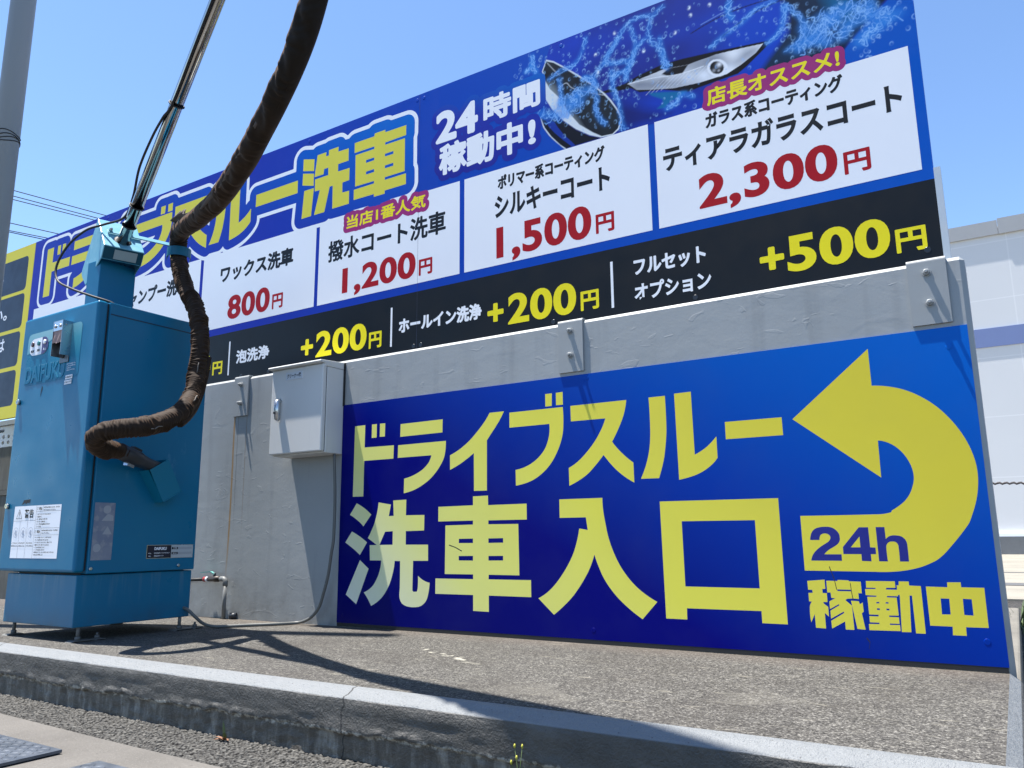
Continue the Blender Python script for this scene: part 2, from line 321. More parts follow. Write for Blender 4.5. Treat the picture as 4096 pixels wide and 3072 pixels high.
def triangulate(polys, holes=(), evenodd=False):
    V = []; E = []
    for p in list(polys) + list(holes):
        k = len(V)
        V += [Vector((a[0], a[1])) for a in p]
        E += [(k + i, k + (i + 1) % len(p)) for i in range(len(p))]
    vs, es, fs, *_ = geometry.delaunay_2d_cdt(V, E, [], 0, 1e-4)
    vs = np.array([(v.x, v.y) for v in vs]); fs = [tuple(f) for f in fs]
    cen = np.array([vs[list(f)].mean(0) for f in fs])
    if evenodd:
        keep = np.zeros(len(fs), bool)
        for p in polys: keep ^= pip(cen, p)
    else:
        keep = np.zeros(len(fs), bool)
        for p in polys: keep |= pip(cen, p)
        for p in holes: keep &= ~pip(cen, p)
    return vs, [f for f, k in zip(fs, keep) if k]

def smooth_poly(p, lim=38.0, n=4):
    """rounds the curved runs of a traced outline and leaves real corners sharp"""
    P = np.array(p, float); k = len(P)
    d0 = P - np.roll(P, 1, 0); d1 = np.roll(P, -1, 0) - P
    ang = np.degrees(np.abs((np.arctan2(d1[:, 1], d1[:, 0]) - np.arctan2(d0[:, 1], d0[:, 0]) + np.pi) % (2 * np.pi) - np.pi))
    sm = (ang > 2) & (ang < lim)
    out = []
    for i in range(k):
        j = (i + 1) % k
        out.append(tuple(P[i]))
        if sm[i] or sm[j]:
            a, b = P[i], P[j]; L = np.hypot(*(b - a))
            ta = (P[j] - P[i - 1]) if sm[i] else None
            tb = (P[(j + 1) % k] - P[i]) if sm[j] else None
            if ta is None: ta = 2 * (b - a) - tb / (np.hypot(*tb) + 1e-9) * L
            if tb is None: tb = 2 * (b - a) - ta / (np.hypot(*ta) + 1e-9) * L
            ta = ta / (np.hypot(*ta) + 1e-9) * L; tb = tb / (np.hypot(*tb) + 1e-9) * L
            for q in range(1, n):
                t = q / n
                out.append(tuple((2 * t ** 3 - 3 * t ** 2 + 1) * a + (t ** 3 - 2 * t ** 2 + t) * ta + (-2 * t ** 3 + 3 * t ** 2) * b + (t ** 3 - t ** 2) * tb))
    return out

def print_mesh(name, vs, fs, y, mat, parent=None):
    """mesh on plane y, facing -Y; vs in millimetres"""
    me = bpy.data.meshes.new(name)
    co = [(a[0] / 1000, y, a[1] / 1000) for a in vs]
    ff = []
    for f in fs:
        a, b, c = (vs[i] for i in f[:3])
        area = (b[0] - a[0]) * (c[1] - a[1]) - (b[1] - a[1]) * (c[0] - a[0])
        ff.append(f if area > 0 else f[::-1])
    me.from_pydata(co, [], ff)
    o = link(name, me, mat)
    if parent is not None: put(o, parent)
    return o

_TXT = {}
def text_tris(body, off, zs=1.0):
    """glyph triangles of Blender's own built-in font, 1 unit high; zs > 1 thins the level strokes of thickened glyphs"""
    key = (body, off, zs)
    if key in _TXT: return _TXT[key]
    c = bpy.data.curves.new('lettering', 'FONT')
    c.body = body; c.size = 1.0; c.offset = off; c.resolution_u = 5
    if zs != 1.0: c.space_character = 1.07
    o = bpy.data.objects.new('lettering', c)
    COL.objects.link(o)
    dg = bpy.context.evaluated_depsgraph_get()
    if zs != 1.0:
        c.offset = 0.0
        dg.update()
        cu = o.evaluated_get(dg).to_curve(dg).copy()
        cu.transform(Matrix.Diagonal((1.0, zs, 1.0, 1.0)))
        cu.offset = off; cu.dimensions = '2D'; cu.fill_mode = 'BOTH'; cu.resolution_u = 6
        bpy.data.objects.remove(o)
        o = bpy.data.objects.new('lettering', cu); COL.objects.link(o)
        dg = bpy.context.evaluated_depsgraph_get()
    me = bpy.data.meshes.new_from_object(o.evaluated_get(dg))
    vs = np.array([v.co[:2] for v in me.vertices]) / np.array((1.0, zs)); fs = [tuple(p.vertices) for p in me.polygons]
    bpy.data.objects.remove(o); bpy.data.curves.remove(c); bpy.data.meshes.remove(me)
    _TXT[key] = (vs, fs)
    return vs, fs

def text_fit(body, box, off=0.02, zs=1.0):
    """glyphs scaled into box (x0, x1, z0, z1)"""
    vs, fs = text_tris(body, off, zs)
    x0, x1 = vs[:, 0].min(), vs[:, 0].max()
    ref = text_tris(body.replace(',', ''), off, zs)[0] if ',' in body else vs
    z0, z1 = ref[:, 1].min(), ref[:, 1].max()
    o = vs.copy()
    o[:, 0] = box[0] + (vs[:, 0] - x0) / (x1 - x0) * (box[1] - box[0])
    o[:, 1] = box[2] + (vs[:, 1] - z0) / (z1 - z0) * (box[3] - box[2])
    return o, fs

def tri_area(vs, fs):
    a = 0.0
    for f in fs:
        p = vs[list(f)]; q = np.roll(p, -1, 0)
        a += abs((p[:, 0] * q[:, 1] - q[:, 0] * p[:, 1]).sum()) / 2
    return a

def text_bold(body, box, off, flat_z=1.0):
    """heavier lettering: glyphs thickened by off em; flat_z > 1 keeps level strokes thinner than stems"""
    v0, f0 = text_tris(body.replace(',', ''), 0.0)
    em = (box[3] - box[2]) / (v0[:, 1].max() - v0[:, 1].min())
    if flat_z != 1.0: return text_fit(body, box, off, flat_z)
    if set(body) <= set('シルキーコートティアラガスフセプョンオ'): return text_fit(body, box, off)
    d = off * em
    bx = (box[0] + d * .8, box[1] - d * .8, box[2] + d * .9 / flat_z, box[3] - d * .9 / flat_z)
    v, f = text_fit(body, bx, 0.0)
    v = v * np.array((1.0, flat_z))
    lp = grow(v, f, d, max(0.7, d / 4), 0.5)
    return fill_loops([l / np.array((1.0, flat_z)) for l in lp])

def merge(parts):
    V = []; F = []; k = 0
    for v, f in parts:
        V.append(np.asarray(v, float)); F += [tuple(i + k for i in q) for q in f]; k += len(v)
    return np.concatenate(V), F

def grow(vs, fs, d, h=3.0, simp=1.2):
    """outline of everything within d millimetres of a printed shape, as loops"""
    cnt = {}
    for f in fs:
        for i in range(len(f)):
            e = (f[i], f[(i + 1) % len(f)])
            k = (min(e), max(e)); cnt[k] = cnt.get(k, 0) + 1
    segs = [k for k, c in cnt.items() if c == 1]
    pad = d + 4 * h
    x0, z0 = vs.min(0) - pad; x1, z1 = vs.max(0) + pad
    nx, nz = int((x1 - x0) / h) + 2, int((z1 - z0) / h) + 2
    X = x0 + np.arange(nx) * h; Z = z0 + np.arange(nz) * h
    D = np.full((nz, nx), 1e3)
    r = d + 2 * h
    for a, b in segs:
        p, q = vs[a], vs[b]
        i0 = max(0, int((min(p[0], q[0]) - r - x0) / h)); i1 = min(nx, int((max(p[0], q[0]) + r - x0) / h) + 2)
        j0 = max(0, int((min(p[1], q[1]) - r - z0) / h)); j1 = min(nz, int((max(p[1], q[1]) + r - z0) / h) + 2)
        gx, gz = np.meshgrid(X[i0:i1], Z[j0:j1])
        u = q - p; L = max(u @ u, 1e-9)
        t = np.clip(((gx - p[0]) * u[0] + (gz - p[1]) * u[1]) / L, 0, 1)
        dd = np.hypot(gx - p[0] - t * u[0], gz - p[1] - t * u[1])
        D[j0:j1, i0:i1] = np.minimum(D[j0:j1, i0:i1], dd)
    for f in fs:
        p = vs[list(f)]
        i0 = max(0, int((p[:, 0].min() - x0) / h)); i1 = min(nx, int((p[:, 0].max() - x0) / h) + 2)
        j0 = max(0, int((p[:, 1].min() - z0) / h)); j1 = min(nz, int((p[:, 1].max() - z0) / h) + 2)
        gx, gz = np.meshgrid(X[i0:i1], Z[j0:j1])
        m = pip(np.stack([gx.ravel(), gz.ravel()], 1), p).reshape(gx.shape)
        D[j0:j1, i0:i1][m] = 0
    V = D - d
    # marching squares -> loops
    nxt = {}
    def pt(j, i, k):
        if k == 0: a, b = (j, i), (j, i + 1)
        elif k == 1: a, b = (j, i + 1), (j + 1, i + 1)
        elif k == 2: a, b = (j + 1, i), (j + 1, i + 1)
        else: a, b = (j, i), (j + 1, i)
        return (a, b)
    T = {1: [(3, 0)], 2: [(0, 1)], 3: [(3, 1)], 4: [(1, 2)], 5: [(3, 2), (1, 0)], 6: [(0, 2)], 7: [(3, 2)], 8: [(2, 3)], 9: [(2, 0)], 10: [(0, 3), (2, 1)], 11: [(2, 1)], 12: [(1, 3)], 13: [(1, 0)], 14: [(0, 3)]}
    I = V < 0
    code = I[:-1, :-1] * 1 + I[:-1, 1:] * 2 + I[1:, 1:] * 4 + I[1:, :-1] * 8
    for j, i in zip(*np.nonzero((code > 0) & (code < 15))):
        for a, b in T[int(code[j, i])]:
            nxt[pt(j, i, a)] = pt(j, i, b)
    def co(e):
        (j0, i0), (j1, i1) = e
        a, b = V[j0, i0], V[j1, i1]
        t = a / (a - b)
        return (x0 + (i0 + (i1 - i0) * t) * h, z0 + (j0 + (j1 - j0) * t) * h)
    loops = []
    while nxt:
        s0 = next(iter(nxt)); L = []; e = s0
        while e in nxt:
            L.append(co(e)); e = nxt.pop(e)
        if len(L) > 6:
            # drop points that lie on a straight run
            P = np.array(L); keep = [0]
            for i in range(1, len(P)):
                a = P[keep[-1]]; seg = P[keep[-1]:i + 1]
                u = P[i] - a; n = math.hypot(*u) + 1e-9
                dev = np.abs((seg[:, 0] - a[0]) * u[1] - (seg[:, 1] - a[1]) * u[0]) / n
                if dev.max() > simp * 0.4: keep.append(i - 1)
            keep = sorted(set(keep))
            if len(keep) > 3: loops.append(P[keep])
    return loops

def fill_loops(loops):
    return triangulate(loops, evenodd=True)

# ---------------------------------------------------------------- materials
def wall_paint():
    m = Mat('grey_wall_paint', (0.335, 0.348, 0.348), 0.5)
    m.mix(m.rng(m.noise(1.3, 5), 0.35, 0.7), (0.295, 0.308, 0.308))
    st = m.rng(m.noise(9, 4, 0.6, (1.0, 1.0, 0.10)), 0.52, 0.78)          # weather streaks running down
    m.mix(m.math('MULTIPLY', st, 0.35), (0.14, 0.145, 0.145))
    z = m.axis(2); x = m.axis(0)
    foot = m.math('MULTIPLY', m.rng(z, 0.30, 0.0), m.rng(m.noise(7, 5), 0.3, 0.75))
    m.mix(m.math('MULTIPLY', foot, 0.7), (0.10, 0.095, 0.085))
    wob = m.math('MULTIPLY', m.math('SUBTRACT', m.noise(2.2, 3), 0.5), 0.03)
    for cx, wd, z0, z1, col, a in ((-4.136, 0.011, 1.24, 0.2, (0.30, 0.17, 0.05), 0.95), (-4.10, 0.004, 1.24, 0.5, (0.10, 0.09, 0.08), 0.6),
                                   (-4.02, 0.006, 1.24, 0.45, (0.2, 0.14, 0.08), 0.5), (-1.765, 0.006, 1.24, 1.2, (0.25, 0.13, 0.06), 0.8), (-1.70, 0.03, 1.24, 1.19, (0.25, 0.15, 0.09), 0.4)):
        d = m.math('ABSOLUTE', m.math('SUBTRACT', m.math('ADD', x, wob), cx + 0.0))
        k = m.math('MULTIPLY', m.rng(d, wd, wd * 0.35), m.math('MULTIPLY', m.rng(z, z1, z1 + 0.3), m.rng(z, z0 + 0.002, z0)))
        m.mix(m.math('MULTIPLY', k, a), col)
    m.bump(m.noise(90, 4, 0.6), 0.15, 0.0016)
    m.bump(m.noise(7, 3, 0.5, (1, 1, 1.6), 0.5), 0.22, 0.005)
    sc = m.rng(m.noise(6, 2, 0.5, (1, 1, 2.2), 1.6), 0.645, 0.67)
    m.bump(sc, 0.25, 0.0015)
    m.rough(m.rng(m.noise(14, 4), 0.3, 0.7, 0.42, 0.62))
    return m.done()

def kerb_paint():
    m = Mat('kerb_concrete', (0.168, 0.177, 0.182), 0.55)
    m.mix(m.rng(m.noise(16, 5, 0.6, (0.5, 1, 1.6)), 0.4, 0.75), (0.155, 0.164, 0.168))
    z = m.axis(2); x = m.axis(0); y = m.axis(1)
    face = m.rng(z, -0.0215, -0.0245)                                        # darker grey riser below the painted top edge
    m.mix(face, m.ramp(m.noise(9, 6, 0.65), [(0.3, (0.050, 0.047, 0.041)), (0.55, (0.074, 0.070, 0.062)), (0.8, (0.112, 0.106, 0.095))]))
    zed = m.math('ADD', z, m.math('MULTIPLY', m.math('SUBTRACT', m.noise(13, 5, 0.65, (1, 0, 0)), 0.5), 0.05))
    band = m.rng(zed, -0.118, -0.124)                                      # bare concrete foot where the paint has flaked off
    m.mix(band, m.ramp(m.noise(22, 5, 0.65, (1.0, 1, 0.22)), [(0.28, (0.040, 0.034, 0.026)), (0.5, (0.092, 0.080, 0.064)), (0.70, (0.27, 0.25, 0.21))]))
    rim = m.math('MULTIPLY', m.rng(zed, -0.131, -0.125), m.rng(zed, -0.113, -0.1185))
    m.mix(m.math('MULTIPLY', rim, m.rng(m.noise(45, 4, 0.7), 0.44, 0.56)), (0.36, 0.335, 0.28))
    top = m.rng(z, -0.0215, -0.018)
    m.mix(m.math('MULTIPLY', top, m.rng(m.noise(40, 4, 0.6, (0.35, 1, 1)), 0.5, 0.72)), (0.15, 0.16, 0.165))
    # two cracks where kerb stones meet
    wob = m.math('MULTIPLY', m.math('SUBTRACT', m.noise(22, 4, 0.6, (0, 1, 1)), 0.5), 0.05)
    for cx in (-4.06, -1.845, 0.6):
        d = m.math('ABSOLUTE', m.math('SUBTRACT', m.math('ADD', x, wob), cx))
        k = m.rng(d, 0.0045, 0.0015)
        m.mix(k, (0.012, 0.011, 0.01))
    pits = m.rng(m.voro(38), 0.10, 0.05)
    m.mix(m.math('MULTIPLY', pits, 0.8), (0.05, 0.05, 0.05))
    m.bump(m.noise(170, 3, 0.7), 0.75, 0.004)
    m.bump(m.noise(48, 4, 0.7), 0.7, 0.008)
    m.bump(m.noise(14, 6, 0.7), 0.5, 0.010)
    return m.done()

def platform_mat():
    m = Mat('platform_asphalt', (0.12, 0.11, 0.1), 0.85, 0, 0.3)
    c1 = m.n('SeparateXYZ'); m.l(m.voro(250, out='Color'), c1.inputs[0])
    c2 = m.n('SeparateXYZ'); m.l(m.voro(135, out='Color'), c2.inputs[0])
    g = m.math('ADD', m.math('MULTIPLY', c1.outputs[0], 0.62), m.math('MULTIPLY', c2.outputs[1], 0.38))
    m.base(m.ramp(g, [(0.12, (0.013, 0.0122, 0.0112)), (0.42, (0.050, 0.0465, 0.042)), (0.66, (0.083, 0.078, 0.070)), (0.92, (0.215, 0.205, 0.182))]))
    m.mix(m.rng(m.noise(60, 3, 0.7, (0.5, 1.2, 1), 0, (1, 9, 0)), 0.60, 0.70, 0, 0.5), (0.20, 0.19, 0.165))
    m.mix(m.rng(m.noise(1.7, 5, 0.6), 0.44, 0.70, 0, 0.55), (0.034, 0.029, 0.025))
    m.mix(m.rng(m.noise(2.6, 5, 0.65, (1, 1, 1), 0.7, (4, 2, 0)), 0.58, 0.75, 0, 0.4), (0.19, 0.178, 0.15))
    m.mix(m.rng(m.noise(26, 3, 0.6, (0.25, 1.2, 1)), 0.62, 0.74, 0, 0.5), (0.26, 0.24, 0.19))
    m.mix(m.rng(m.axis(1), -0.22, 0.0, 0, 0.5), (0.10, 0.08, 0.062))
    ck = m.math('ABSOLUTE', m.math('SUBTRACT', m.math('ADD', m.axis(0), m.math('MULTIPLY', m.axis(1), 1.9)), m.math('ADD', m.math('MULTIPLY', m.noise(5, 5, 0.65), 0.5), -3.36)))
    m.mix(m.math('MULTIPLY', m.rng(ck, 0.008, 0.003), m.math('MULTIPLY', m.rng(m.axis(1), -0.8, -0.7), m.rng(m.axis(1), -0.38, -0.46))), (0.02, 0.018, 0.016))
    m.mix(m.math('MULTIPLY', m.rng(ck, 0.05, 0.01), m.math('MULTIPLY', m.rng(m.noise(18, 3), 0.5, 0.6, 0, 0.7), m.math('MULTIPLY', m.rng(m.axis(1), -0.72, -0.65), m.rng(m.axis(1), -0.42, -0.5)))), (0.42, 0.40, 0.33))
    m.bump(m.noise(210, 2, 0.7), 0.5, 0.002)
    return m.done()

def asphalt_mat():
    m = Mat('rough_asphalt', (0.08, 0.08, 0.08), 0.9, 0, 0.25)
    v = m.voro(75, 'F1', (1, 1, 1))
    m.base(m.ramp(v, [(0.0, (0.13, 0.122, 0.112)), (0.35, (0.075, 0.071, 0.066)), (0.75, (0.014, 0.0135, 0.013))]))
    m.mix(m.rng(m.noise(90, 4, 0.7), 0.45, 0.7, 0, 0.6), (0.12, 0.113, 0.103))
    m.mix(m.rng(m.noise(2.2, 5), 0.45, 0.75, 0, 0.5), (0.06, 0.058, 0.055))
    m.bump(v, 1.0, -0.014)
    m.bump(m.noise(38, 4, 0.65), 0.8, 0.014)
    return m.done()

def concrete_mat(name, c, sc=1.0):
    m = Mat(name, c, 0.8, 0, 0.3)
    m.mix(m.rng(m.noise(3 * sc, 6, 0.65), 0.35, 0.7), tuple(v * 0.72 for v in c))
    m.mix(m.rng(m.noise(160, 3, 0.7), 0.56, 0.72, 0, 0.7), tuple(v * 1.5 for v in c))
    m.mix(m.rng(m.noise(120, 3, 0.7, loc=(3, 1, 0)), 0.60, 0.72, 0, 0.8), tuple(v * 0.35 for v in c))
    m.bump(m.noise(140, 4, 0.65), 0.5, 0.003)
    return m.done()

def machine_paint():
    m = Mat('blue_machine_paint', (0.0008, 0.135, 0.262), 0.36, 0, 0.32)
    m.mix(m.rng(m.noise(2.3, 5, 0.6, (1, 1, 0.6)), 0.42, 0.75, 0, 0.5), (0.003, 0.168, 0.30))
    z = m.axis(2)
    dr = m.math('MULTIPLY', m.rng(m.noise(24, 4, 0.6, (1, 1, 0.06)), 0.5, 0.72), m.math('MULTIPLY', m.rng(z, 0.14, 0.30), m.rng(z, 0.315, 0.305)))
    m.mix(m.math('MULTIPLY', dr, 0.45), (0.16, 0.25, 0.31))
    di = m.math('MULTIPLY', m.rng(z, 0.17, 0.06), m.rng(m.noise(8, 4), 0.3, 0.7))
    m.mix(m.math('MULTIPLY', di, 0.55), (0.05, 0.075, 0.09))
    sc = m.math('MULTIPLY', m.rng(m.noise(15, 5, 0.7, (1, 1, 0.35)), 0.60, 0.70), m.math('MULTIPLY', m.rng(z, 0.75, 0.85), m.rng(z, 1.10, 0.95)))
    m.mix(m.math('MULTIPLY', sc, 0.4), (0.10, 0.27, 0.42))
    m.rough(m.rng(m.noise(6, 5), 0.3, 0.7, 0.27, 0.46))
    m.bump(m.noise(1.6, 2), 0.05, 0.02)
    m.bump(m.noise(260, 2), 0.04, 0.001)
    return m.done()

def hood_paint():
    m = Mat('faded_sunlit_blue_paint', (0.10, 0.32, 0.42), 0.4, 0, 0.5)  # faded paint, base also lifted for sun and sky reflection on the hood
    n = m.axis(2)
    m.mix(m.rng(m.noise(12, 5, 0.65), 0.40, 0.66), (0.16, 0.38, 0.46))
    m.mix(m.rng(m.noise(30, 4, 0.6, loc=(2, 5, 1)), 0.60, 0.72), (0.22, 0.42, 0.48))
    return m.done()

def hose_mat():
    m = Mat('brown_hose_sleeve', (0.020, 0.0112, 0.0062), 0.78, 0, 0.25)
    m.mix(m.rng(m.noise(9, 4, 0.6), 0.42, 0.72), (0.034, 0.0195, 0.011))
    up_ = m.rng(m.axis(2), 1.95, 2.15)
    m.mix(m.math('MULTIPLY', up_, 0.85), (0.0125, 0.0108, 0.0095))
    m.b.inputs['Sheen Weight'].default_value = 0.14
    m.b.inputs['Sheen Roughness'].default_value = 0.45
    m.b.inputs['Sheen Tint'].default_value = (0.75, 0.42, 0.22, 1)
    m.bump(m.noise(150, 3, 0.6), 0.25, 0.0015)
    return m.done()

def gradient(name, stops_bl_tr, x0, x1, z0, z1, ax=0.5, rough=0.40, spec=0.09):
    """vinyl print whose inks run from one corner to the other"""
    m = Mat(name, (0, 0, 0.2), rough, 0, spec)
    u = m.rng(m.axis(0), x0, x1); v = m.rng(m.axis(2), z0, z1)
    t = m.math('ADD', m.math('MULTIPLY', u, ax), m.math('MULTIPLY', v, 1 - ax))
    m.base(m.ramp(t, stops_bl_tr))
    m.mix(m.rng(m.noise(4, 5), 0.45, 0.8, 0, 0.05), (0.10, 0.11, 0.14))
    m.rough(m.rng(m.noise(7, 4), 0.3, 0.7, rough - 0.06, rough + 0.08))
    m.bump(m.noise(2.2, 2), 0.04, 0.02)
    return m.done()

M_WALL = wall_paint(); M_KERB = kerb_paint(); M_PLAT = platform_mat(); M_ASPH = asphalt_mat()
M_GUT = concrete_mat('gutter_concrete', (0.135, 0.125, 0.112)); M_APRON = concrete_mat('pale_apron_concrete', (0.27, 0.25, 0.205), 0.4)
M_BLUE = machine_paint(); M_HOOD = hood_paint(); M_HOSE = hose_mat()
M_WHITE = flat('white_vinyl', (0.84, 0.855, 0.89), 0.4, 0, 0.2)
M_INK = flat('black_vinyl', (0.003, 0.005, 0.008), 0.4, 0, 0.22)
M_RED = flat('red_vinyl', (0.40, 0.010, 0.018), 0.4, 0, 0.1)
M_YEL = flat('yellow_vinyl', (0.70, 0.63, 0.065), 0.4, 0, 0.15)
M_YELB = flat('bright_yellow_vinyl', (0.86, 0.73, 0.02), 0.4, 0, 0.12)
M_PINK = flat('magenta_vinyl', (0.33, 0.028, 0.17), 0.4, 0, 0.12)
M_NAVY = flat('navy_vinyl', (0.016, 0.028, 0.055), 0.4, 0, 0.25)
M_LOWB = gradient('blue_entrance_print', [(0.0, (0.0, 0.001, 0.10)), (0.40, (0.0, 0.001, 0.165)), (0.62, (0.0, 0.035, 0.33)), (0.85, (0.0, 0.095, 0.46)), (1.0, (0.0, 0.125, 0.54))], -3.19, -0.07, 0.02, 1.22, 0.58, 0.34)
M_LOWY = gradient('yellow_entrance_print', [(0.0, (0.68, 0.71, 0.66)), (0.10, (0.70, 0.72, 0.52)), (0.25, (0.76, 0.75, 0.22)), (0.5, (0.80, 0.735, 0.095)), (0.8, (0.74, 0.62, 0.055)), (1.0, (0.70, 0.57, 0.045))], -3.19, -0.07, 0.02, 1.22, 0.72, 0.36)
M_UPB = gradient('blue_price_print', [(0.0, (0.022, 0.035, 0.36)), (0.45, (0.012, 0.035, 0.36)), (0.7, (0.0, 0.06, 0.42)), (1.0, (0.0, 0.095, 0.48))], -7.0, -0.1, 1.5, 3.04, 0.92)
M_TITLEB = gradient('blue_title_print', [(0.0, (0.022, 0.04, 0.36)), (0.55, (0.010, 0.045, 0.38)), (0.8, (0.0, 0.10, 0.50)), (1.0, (0.0, 0.16, 0.56))], -7.0, -2.6, 2.3, 3.04, 0.62)
M_STEEL = flat('brushed_steel', (0.55, 0.56, 0.57), 0.28, 1.0)
M_CHROME = Mat('chrome_tube', (0.40, 0.39, 0.37), 0.07, 1.0).done()
M_ZINC = flat('grey_painted_steel', (0.31, 0.322, 0.32), 0.5)
M_FOOT = flat('dull_zinc', (0.13, 0.13, 0.125), 0.6, 0.3)
M_DARK = flat('black_rubber', (0.012, 0.012, 0.013), 0.6)
M_BLKP = flat('dark_grey_plastic', (0.022, 0.026, 0.034), 0.45)
M_CAB = None

def cabinet_paint():
    m = Mat('cream_cabinet_paint', (0.66, 0.655, 0.63), 0.45)
    s = m.rng(m.noise(22, 4, 0.6, (1, 1, 0.05)), 0.58, 0.75, 0, 0.5)
    m.mix(m.math('MULTIPLY', s, m.rng(m.axis(2), 1.30, 0.95)), (0.27, 0.25, 0.22))
    m.mix(m.rng(m.noise(5, 5), 0.5, 0.8, 0, 0.25), (0.52, 0.51, 0.48))
    return m.done()
M_CAB = cabinet_paint()

# ---------------------------------------------------------------- ground
def grid_sheet(name, x0, x1, y0, y1, z, nx, ny, mat, amp=0.0, f=0.7):
    xs = np.linspace(x0, x1, nx + 1); ys = np.linspace(y0, y1, ny + 1)
    v = [(x, y, z + amp * (math.sin(x * f * 3.1 + y * 1.7) + math.sin(y * f * 4.3 - x * 0.9)) * 0.5) for y in ys for x in xs]
    fs = [(j * (nx + 1) + i, j * (nx + 1) + i + 1, (j + 1) * (nx + 1) + i + 1, (j + 1) * (nx + 1) + i) for j in range(ny) for i in range(nx)]
    me = bpy.data.meshes.new(name); me.from_pydata(v, [], fs)
    for p in me.polygons: p.use_smooth = True
    return link(name, me, mat)

tag(grid_sheet('ground', -400, 400, -300, 400, -0.212, 8, 8, M_ASPH), 'rough dark asphalt ground in front of and around the kerb', 'ground', kind='structure')
# concrete gutter strip along the foreground
tag(MB().prism([(-9.0, -1.40, -0.198), (-3.5, -1.543, -0.198), (-2.75, -1.572, -0.198), (-1.5, -1.60, -0.198), (-1.5, -3.0, -0.198), (-9.0, -3.0, -0.198)], (0, 0, -0.06)).build('concrete_gutter', M_GUT), 'pale concrete strip in the left foreground carrying the steel plates', 'gutter', kind='structure')
# concrete apron far right behind the wall
tag(MB().box(-40, 60, 6.27, 24.8, -0.3, -0.190).build('concrete_apron', M_APRON), 'pale sunlit concrete strip before the white warehouse', 'paving', kind='structure')
g = MB()
g.box(-30, 50, 8.6, 9.15, -0.2, -0.183); g.box(-30, 50, 12.25, 12.4, -0.2, -0.184)
tag(g.build('drain_channel', flat('dark_grating', (0.09, 0.09, 0.09), 0.7)), 'dark drain channel lines across the pale concrete', 'drain', kind='structure')

# platform top
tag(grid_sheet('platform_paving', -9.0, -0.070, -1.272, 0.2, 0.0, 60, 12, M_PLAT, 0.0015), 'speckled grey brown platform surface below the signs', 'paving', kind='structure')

# kerb round the platform: front run along X and short return along Y on the right
rng = np.random.default_rng(5)
def vnoise(x, seed, sc):
    r = np.random.default_rng(seed); n = r.random(4000)
    q = np.asarray(x) * sc + 1000; i = np.floor(q).astype(int); t = q - i; t = t * t * (3 - 2 * t)
    return n[i % 4000] * (1 - t) + n[(i + 1) % 4000] * t
prof = [(-1.2705, 0.004), (-1.285, 0.001), (-1.30, -0.007), (-1.315, -0.014), (-1.3275, -0.0200), (-1.3315, -0.0240), (-1.3335, -0.034)] + [(-1.3335, z) for z in np.linspace(-0.05, -0.112, 9)] + [(-1.333, -0.117), (-1.3325, -0.121), (-1.326, -0.1235), (-1.3235, -0.128)] + [(-1.3235, z) for z in np.linspace(-0.138, -0.215, 8)]
xs = np.arange(-9.0, -0.045, 0.012)
V = []
k = len(prof)
ledge = (vnoise(xs, 1, 6) - .5) * 0.012 + (vnoise(xs, 2, 35) - .5) * 0.012 + (vnoise(xs, 3, 80) - .5) * 0.006
crust = (vnoise(xs, 31, 11) - .35) + (vnoise(xs, 32, 55) - .5) * 1.1
edge = (vnoise(xs, 4, 14) - .5) * 0.0035 + (vnoise(xs, 6, 60) - .5) * 0.002
for i, x in enumerate(xs):
    for j, (y, z) in enumerate(prof):
        if 14 <= j: z = z + (ledge[i] if z > -0.2 else 0)
        if j in (14, 15, 16): y -= 0.007 * max(0.0, crust[i])
        if j >= 19: y = y + (vnoise([x], 20 + j, 18)[0] - .5) * 0.008
        elif j >= 6: y = y + (vnoise([x], 20 + j // 3, 9)[0] - .5) * 0.003
        if j in (4, 5): z += edge[i]; y += edge[i] * 0.6
        V.append((x, y, z))
F = [(i * k + j, i * k + j + 1, (i + 1) * k + j + 1, (i + 1) * k + j) for i in range(len(xs) - 1) for j in range(k - 1)]
me = bpy.data.meshes.new('kerb'); me.from_pydata(V, [], F)
for q_, p in enumerate(me.polygons): p.use_smooth = (q_ % (k - 1)) >= 6
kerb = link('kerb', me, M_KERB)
tag(kerb, 'grey painted concrete kerb with pale sloping top and flaked foot along the platform', 'kerb', kind='structure')
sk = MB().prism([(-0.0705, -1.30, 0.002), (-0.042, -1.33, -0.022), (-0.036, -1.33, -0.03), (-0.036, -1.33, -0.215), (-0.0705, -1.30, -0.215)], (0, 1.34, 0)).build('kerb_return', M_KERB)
tag(sk, 'short grey kerb return at the right end of the platform', 'kerb', kind='structure')
M_OLDC = concrete_mat('old_kerb_concrete', (0.17, 0.158, 0.132))
tag(MB().box(-0.125, -0.045, 0.20, 4.05, -0.25, -0.10).build('kerb_strip', M_OLDC, bevel=0.012), 'low weathered concrete kerb strip running back beside the wall end', 'kerb', kind='structure')

